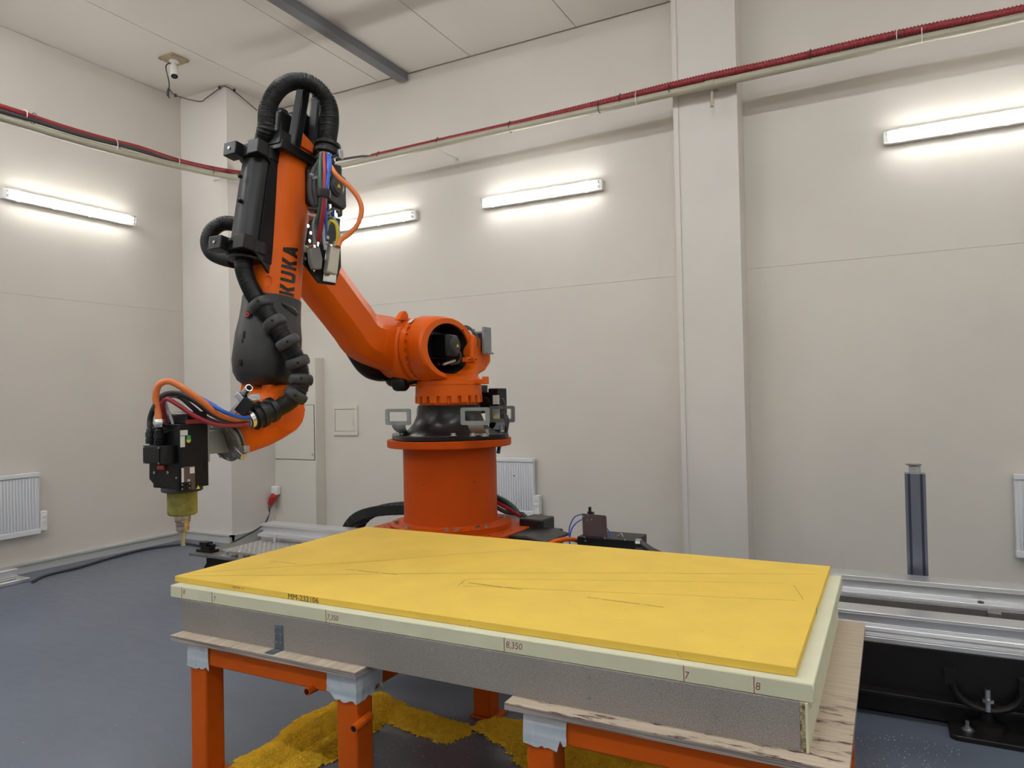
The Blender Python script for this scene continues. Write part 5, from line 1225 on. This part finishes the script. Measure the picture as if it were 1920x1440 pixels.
# hose end clamp at the wrist and silver arm
he = AD(487, 778, 3.27); hd = (AD(466, 788, 3.22)-AD(510, 769, 3.31)).normalized()
hc = obj('hose_end_clamp', MB().lathe([(.046, -.075), (.058, -.073), (.058, -.05), (.050, -.045), (.052, -.02), (.062, -.016), (.062, .005), (.055, .008), (.058, .035), (.05, .04)], he, hd, 36), m_black, rob, smooth=40)
obj('end_ring', MB().lathe([(.030, .03), (.043, .034), (.043, .062), (.036, .066), (.0, .064)], he, hd, 28), m_chrome, hc, smooth=40)
obj('end_face', MB().cyl(he+hd*.064, he+hd*.070, .034, 24), m_lgrey, hc)
def seg3(nm, a, b, w, t, m_, parent):
    a, b = AD(*a), AD(*b); d = (b-a); L = d.length; d.normalize(); s_ = d.cross(_f).normalized(); n_ = s_.cross(d)
    return obj(nm, MB().box((a+b)/2, (L, w, t), M((d, s_, n_)).transposed()), m_, parent, bevel=.003)
seg3('clamp_lever', (436, 775, 3.20), (459, 742, 3.21), .030, .02, m_steel, hc)
seg3('clamp_lever', (444, 738, 3.19), (462, 757, 3.19), .026, .025, m_steel, hc)
seg3('clamp_block', (462, 748, 3.20), (486, 744, 3.24), .03, .03, m_steel, hc)
seg3('clamp_bar', (450, 775, 3.19), (470, 750, 3.19), .055, .03, m_black, hc)
a_, b_ = AD(454, 743, 3.22), AD(467, 727, 3.155)
obj('steel_pipe', MB().cyl(a_, b_, .0165, 20), m_chrome, hc, smooth=40)
obj('pipe_bore', MB().cyl(b_-(b_-a_).normalized()*.001, b_+(b_-a_).normalized()*.0006, .012, 18), m_conn, hc)

# ================================================================ SPINDLE
XSP = -2.60
c0 = AX(338, 850, XSP); c1 = AX(391, 850, XSP)
y0_, y1_ = c0.y, c1.y
zt_ = AX(338, 800, XSP).z; ztb = AX(391, 797, XSP).z; zb_ = AX(338, 918, XSP).z
xw = -2.785
spx, spy = -2.70, (y0_+y1_)/2-.0
spn = thing('milling_spindle', 'black milling spindle with dusty nose hanging from the wrist of the robot', 'milling spindle', (spx, spy, zb_-.2))
bd = obj('body', MB().bb(xw+.01, XSP, y0_+.0, y1_, zb_+.0, zt_+.01), m_blackmetal, spn, bevel=.004)
obj('top_block', MB().prism([(y0_+.03, zt_+.01), (y0_+.04, zt_+.05), (y0_+.07, zt_+.06), (y1_, zt_+.06), (y1_, zt_+.01)], lambda a,b,t: V((t,a,b)), xw+.02, XSP-.004), m_blackmetal, spn, bevel=.004)
q0 = AX(349, 789, XSP); q1 = AX(384, 794, XSP)
obj('red_strip', MB().bb(XSP-.004, XSP-.002, q0.y, q1.y, q1.z-.006, q0.z+.004), mat('muted_red_label', (.25, .03, .04), .5), spn)
# front (-Y) faces
def fr(px, py, Y=None): return AY(px, py, y0_ if Y is None else Y)
f0 = fr(281, 868); 
obj('front_block', MB().prism([(fr(281, 832).x, fr(300, 832).z), (fr(281, 905).x, fr(281, 898).z), (fr(292, 920).x, fr(292, 911).z), (XSP-.001, fr(338, 919).z), (XSP-.001, fr(338, 800).z), (fr(312, 808).x, fr(312, 810).z)], lambda a,b,t: V((a,t,b)), y0_-.004, y0_+.03), m_blackmetal, spn, bevel=.003)
j0, j1 = AY(268, 834, y0_-.045), AY(313, 871, y0_-.045)
jb = obj('junction_box', MB().bb(j0.x, j1.x, y0_-.045, y0_-.004, j1.z, j0.z-.003), m_blackmetal, spn, bevel=.002)
obj('box_lid', MB().bb(j0.x+.003, (j0.x+j1.x)/2+.03, y0_-.048, y0_-.045, j1.z+.003, j0.z-.006), m_black, jb, bevel=.001)
def scr(px, py, Y, r, parent, m_=m_steel, ax=(0, -1, 0)):
    q = AY(px, py, Y); obj('screw', MB().lathe([(r, -.001), (r, .003), (r*.5, .003), (r*.4, .001)], q, ax, 10), m_, parent, smooth=40)
for px, py in ((270, 839), (298, 840), (270, 868), (298, 869)): scr(px, py, y0_-.0485, .0035, jb)
for px, py, r in ((290, 886, .006), (315, 886, .006), (320, 852, .005), (331, 896, .004)): scr(px, py, y0_-.005, r, spn)
q0, q1 = fr(295, 872, y0_-.01), fr(308, 881, y0_-.01)
obj('red_plug', MB().bb(q0.x, q1.x, y0_-.012, y0_-.003, q1.z, q0.z), m_red, spn, bevel=.002)
def lab(px0, py0, px1, py1, m_, nm, off=.0012):
    a, b = AX(px0, py0, XSP+off), AX(px1, py1, XSP+off)
    return obj(nm, MB().bb(XSP+.0002, XSP+off, a.y, b.y, b.z, a.z), m_, spn)
lab(338, 807, 352, 816, m_label, 'sticker'); lab(338, 818, 347, 838, m_label, 'sticker')
q = AX(353.5, 820.5, XSP); obj('round_sticker', MB().cyl((XSP, q.y, q.z), (XSP+.0014, q.y, q.z), .0105, 18), m_grn, spn)
q = AX(353.5, 825.5, XSP); obj('round_sticker', MB().cyl((XSP, q.y, q.z), (XSP+.001, q.y, q.z), .0105, 18), m_yel, spn)
tpl = lab(340.5, 876, 366, 917, m_brown, 'type_plate'); tpl['label'] = 'brown type plate'
lab(340.5, 878, 345, 904, m_label, 'sticker', .002); lab(356, 876.5, 365, 887, m_label, 'sticker', .002); lab(351, 899, 357, 905, m_beige, 'sticker', .002)
q0, q1 = AX(340, 905, XSP), AX(357, 918, XSP); obj('small_cover', MB().bb(XSP, XSP+.006, q0.y, q1.y, q1.z, q0.z), m_blackmetal, spn, bevel=.001)
for px, py in ((341.5, 909), (355, 907), (341.5, 917), (355, 915)):
    q = AX(px, py, XSP+.006); obj('screw', MB().cyl(q, q+V((.002, 0, 0)), .0028, 8), m_steel, spn)
q = AX(371.5, 914, XSP+.001); warn_tri((XSP+.002, q.y, q.z), (0,1,0), (0,0,1), .0095, spn)
for px, py in ((383, 829), (384, 874)):
    q = AX(px, py, XSP); obj('side_recess', MB().cyl((XSP-.001, q.y, q.z), (XSP+.0008, q.y, q.z), .014, 14), m_conn, spn)
# nose, holder and cutter
nx_, ny_ = AX(342, 945, -2.70).x, AX(342, 945, -2.70).y
N = V((nx_, ny_, 0)); zz = lambda py: AX(342, py, -2.70).z
obj('nose_plate', MB().lathe([(.080, zb_+.002), (.083, zb_-.004), (.083, zb_-.018), (.075, zb_-.022)], N, (0,0,1), 40), m_shroud, spn, smooth=35)
obj('nose', MB().lathe([(.060, zb_-.018), (.060, zz(962)), (.052, zz(965))], N, (0,0,1), 40), m_dust, spn, smooth=40, label='spindle nose coated in yellow dust')
tb_ = obj('tool_holder', MB().lathe([(.032, zz(962)), (.033, zz(973)), (.030, zz(974)), (.030, zz(975.5)), (.034, zz(976)), (.030, zz(978)), (.027, zz(979)), (.027, zz(986)), (.0265, zz(987)), (.027, zz(988)), (.026, zz(995)), (.018, zz(997)), (.014, zz(998))], N, (0,0,1), 36), m_holder, spn, smooth=40)
obj('cutter', MB().lathe([(.012, zz(997)), (.011, zz(1008)), (.0085, zz(1010)), (.0085, zz(1023)), (.0, zz(1024))], N, (0,0,1), 20), mat('dusty_cutter', (.42, .38, .25), .45, metal=.4), spn, smooth=40)
# adaptor bracket between flange and spindle
br = MB()
fb = fc_+fd*.040
obj('adaptor_plate', MB().bb(xw+.03, XSP-.012, y1_, y1_+.018, zb_+.10, zt_-.0), m_galv, spn, bevel=.003)
a_ = fb.z
obj('adaptor_wedge', MB().prism([(y1_+.017, zt_-.03), (fb.y+e2_.y*.055, fb.z+e2_.z*.055 if e2_.z > 0 else fb.z-e2_.z*.055), (fb.y-e2_.y*.055, fb.z-e2_.z*.055 if e2_.z > 0 else fb.z+e2_.z*.055), (y1_+.017, zb_+.13)], lambda a,b,t: V((t,a,b)), spx-.05, spx+.06), m_galv, spn, bevel=.004)
# connectors on top
def vcon(nm, px, py0, py1, Y, prof_r, m_):
    a, b = AY(px, py0, Y), AY(px, py1, Y); h = a.z-b.z
    return obj(nm, MB().lathe([(prof_r*k, b.z+h*t) for k, t in ((.9, 0), (1, .05), (1, .25), (.85, .27), (.85, .33), (1.02, .35), (1.02, .6), (.8, .62), (.8, .75), (.6, .8), (.5, 1))], (b.x, Y, 0), (0,0,1), 16), m_, spn, smooth=40)
vcon('cable_gland', 281, 796, 832, y0_-.02, .017, m_shroud)
vcon('round_connector', 299, 798, 834, y0_-.026, .021, m_blackmetal)
obj('connector_ring', MB().lathe([(.019, 0), (.021, .003), (.021, .03), (.019, .033)], V((AY(299, 801, y0_-.026).x, y0_-.026, AY(299, 801, y0_-.026).z)), (0,0,1), 18), m_chrome, spn, smooth=40)
for px, py in ((312, 806), (325, 807)):
    q = AY(px, py, y0_+.02); obj('hose_fitting', MB().cyl(q-V((0,0,.014)), q+V((0,0,.012)), .009, 10), m_steel, spn, smooth=40)
# cables from the wrist to the spindle (part of the robot's dress pack)
cab('orange_cable', ((466, 784, 3.20), (440, 786, 3.14), (408, 775, 3.08), (378, 752, 3.03), (345, 729, 3.0), (318, 715, 2.99), (298, 722, 2.99), (292, 745, 3.0), AY(296, 770, y0_-.026), AY(299, 800, y0_-.026)), .0135, m_orcable)
cab('blue_cable', ((468, 784, 3.19), (448, 782, 3.12), (420, 772, 3.06), (392, 755, 3.07), (365, 742, 3.10), (335, 737, 3.08), (312, 745, 3.06)), .0085, m_blue)
cab('red_cable', ((464, 795, 3.18), (435, 798, 3.12), (400, 795, 3.06), (365, 780, 3.02), (335, 760, 3.0), (313, 748, 3.0), (305, 757, 3.01), AY(309, 780, y0_+.015), AY(312, 806, y0_+.02)), .0095, m_dred)
cab('dark_cable', ((464, 790, 3.22), (430, 790, 3.17), (395, 775, 3.12), (365, 752, 3.08), (335, 738, 3.05), (305, 741, 3.03), (290, 762, 3.0), AY(282, 783, y0_-.02), AY(281, 800, y0_-.02)), .0115, m_darkcable)
cab('dark_cable', ((462, 793, 3.24), (425, 796, 3.19), (390, 785, 3.14), (362, 765, 3.10), (338, 745, 3.08), (318, 742, 3.06), (302, 752, 3.05)), .010, mat('slate_cable', (.05, .065, .075), .45))
cab('grey_cable', ((462, 780, 3.21), (430, 778, 3.2), (395, 768, 3.16), (350, 748, 3.1), (320, 742, 3.05), (310, 750, 3.04), (316, 772, 3.04), AY(323, 790, y0_+.018), AY(325, 805, y0_+.02)), .006, m_lgrey)
cab('grey_cable', ((448, 780, 3.22), (440, 778, 3.22), (425, 778, 3.2), (405, 790, 3.2)), .007, m_lgrey)
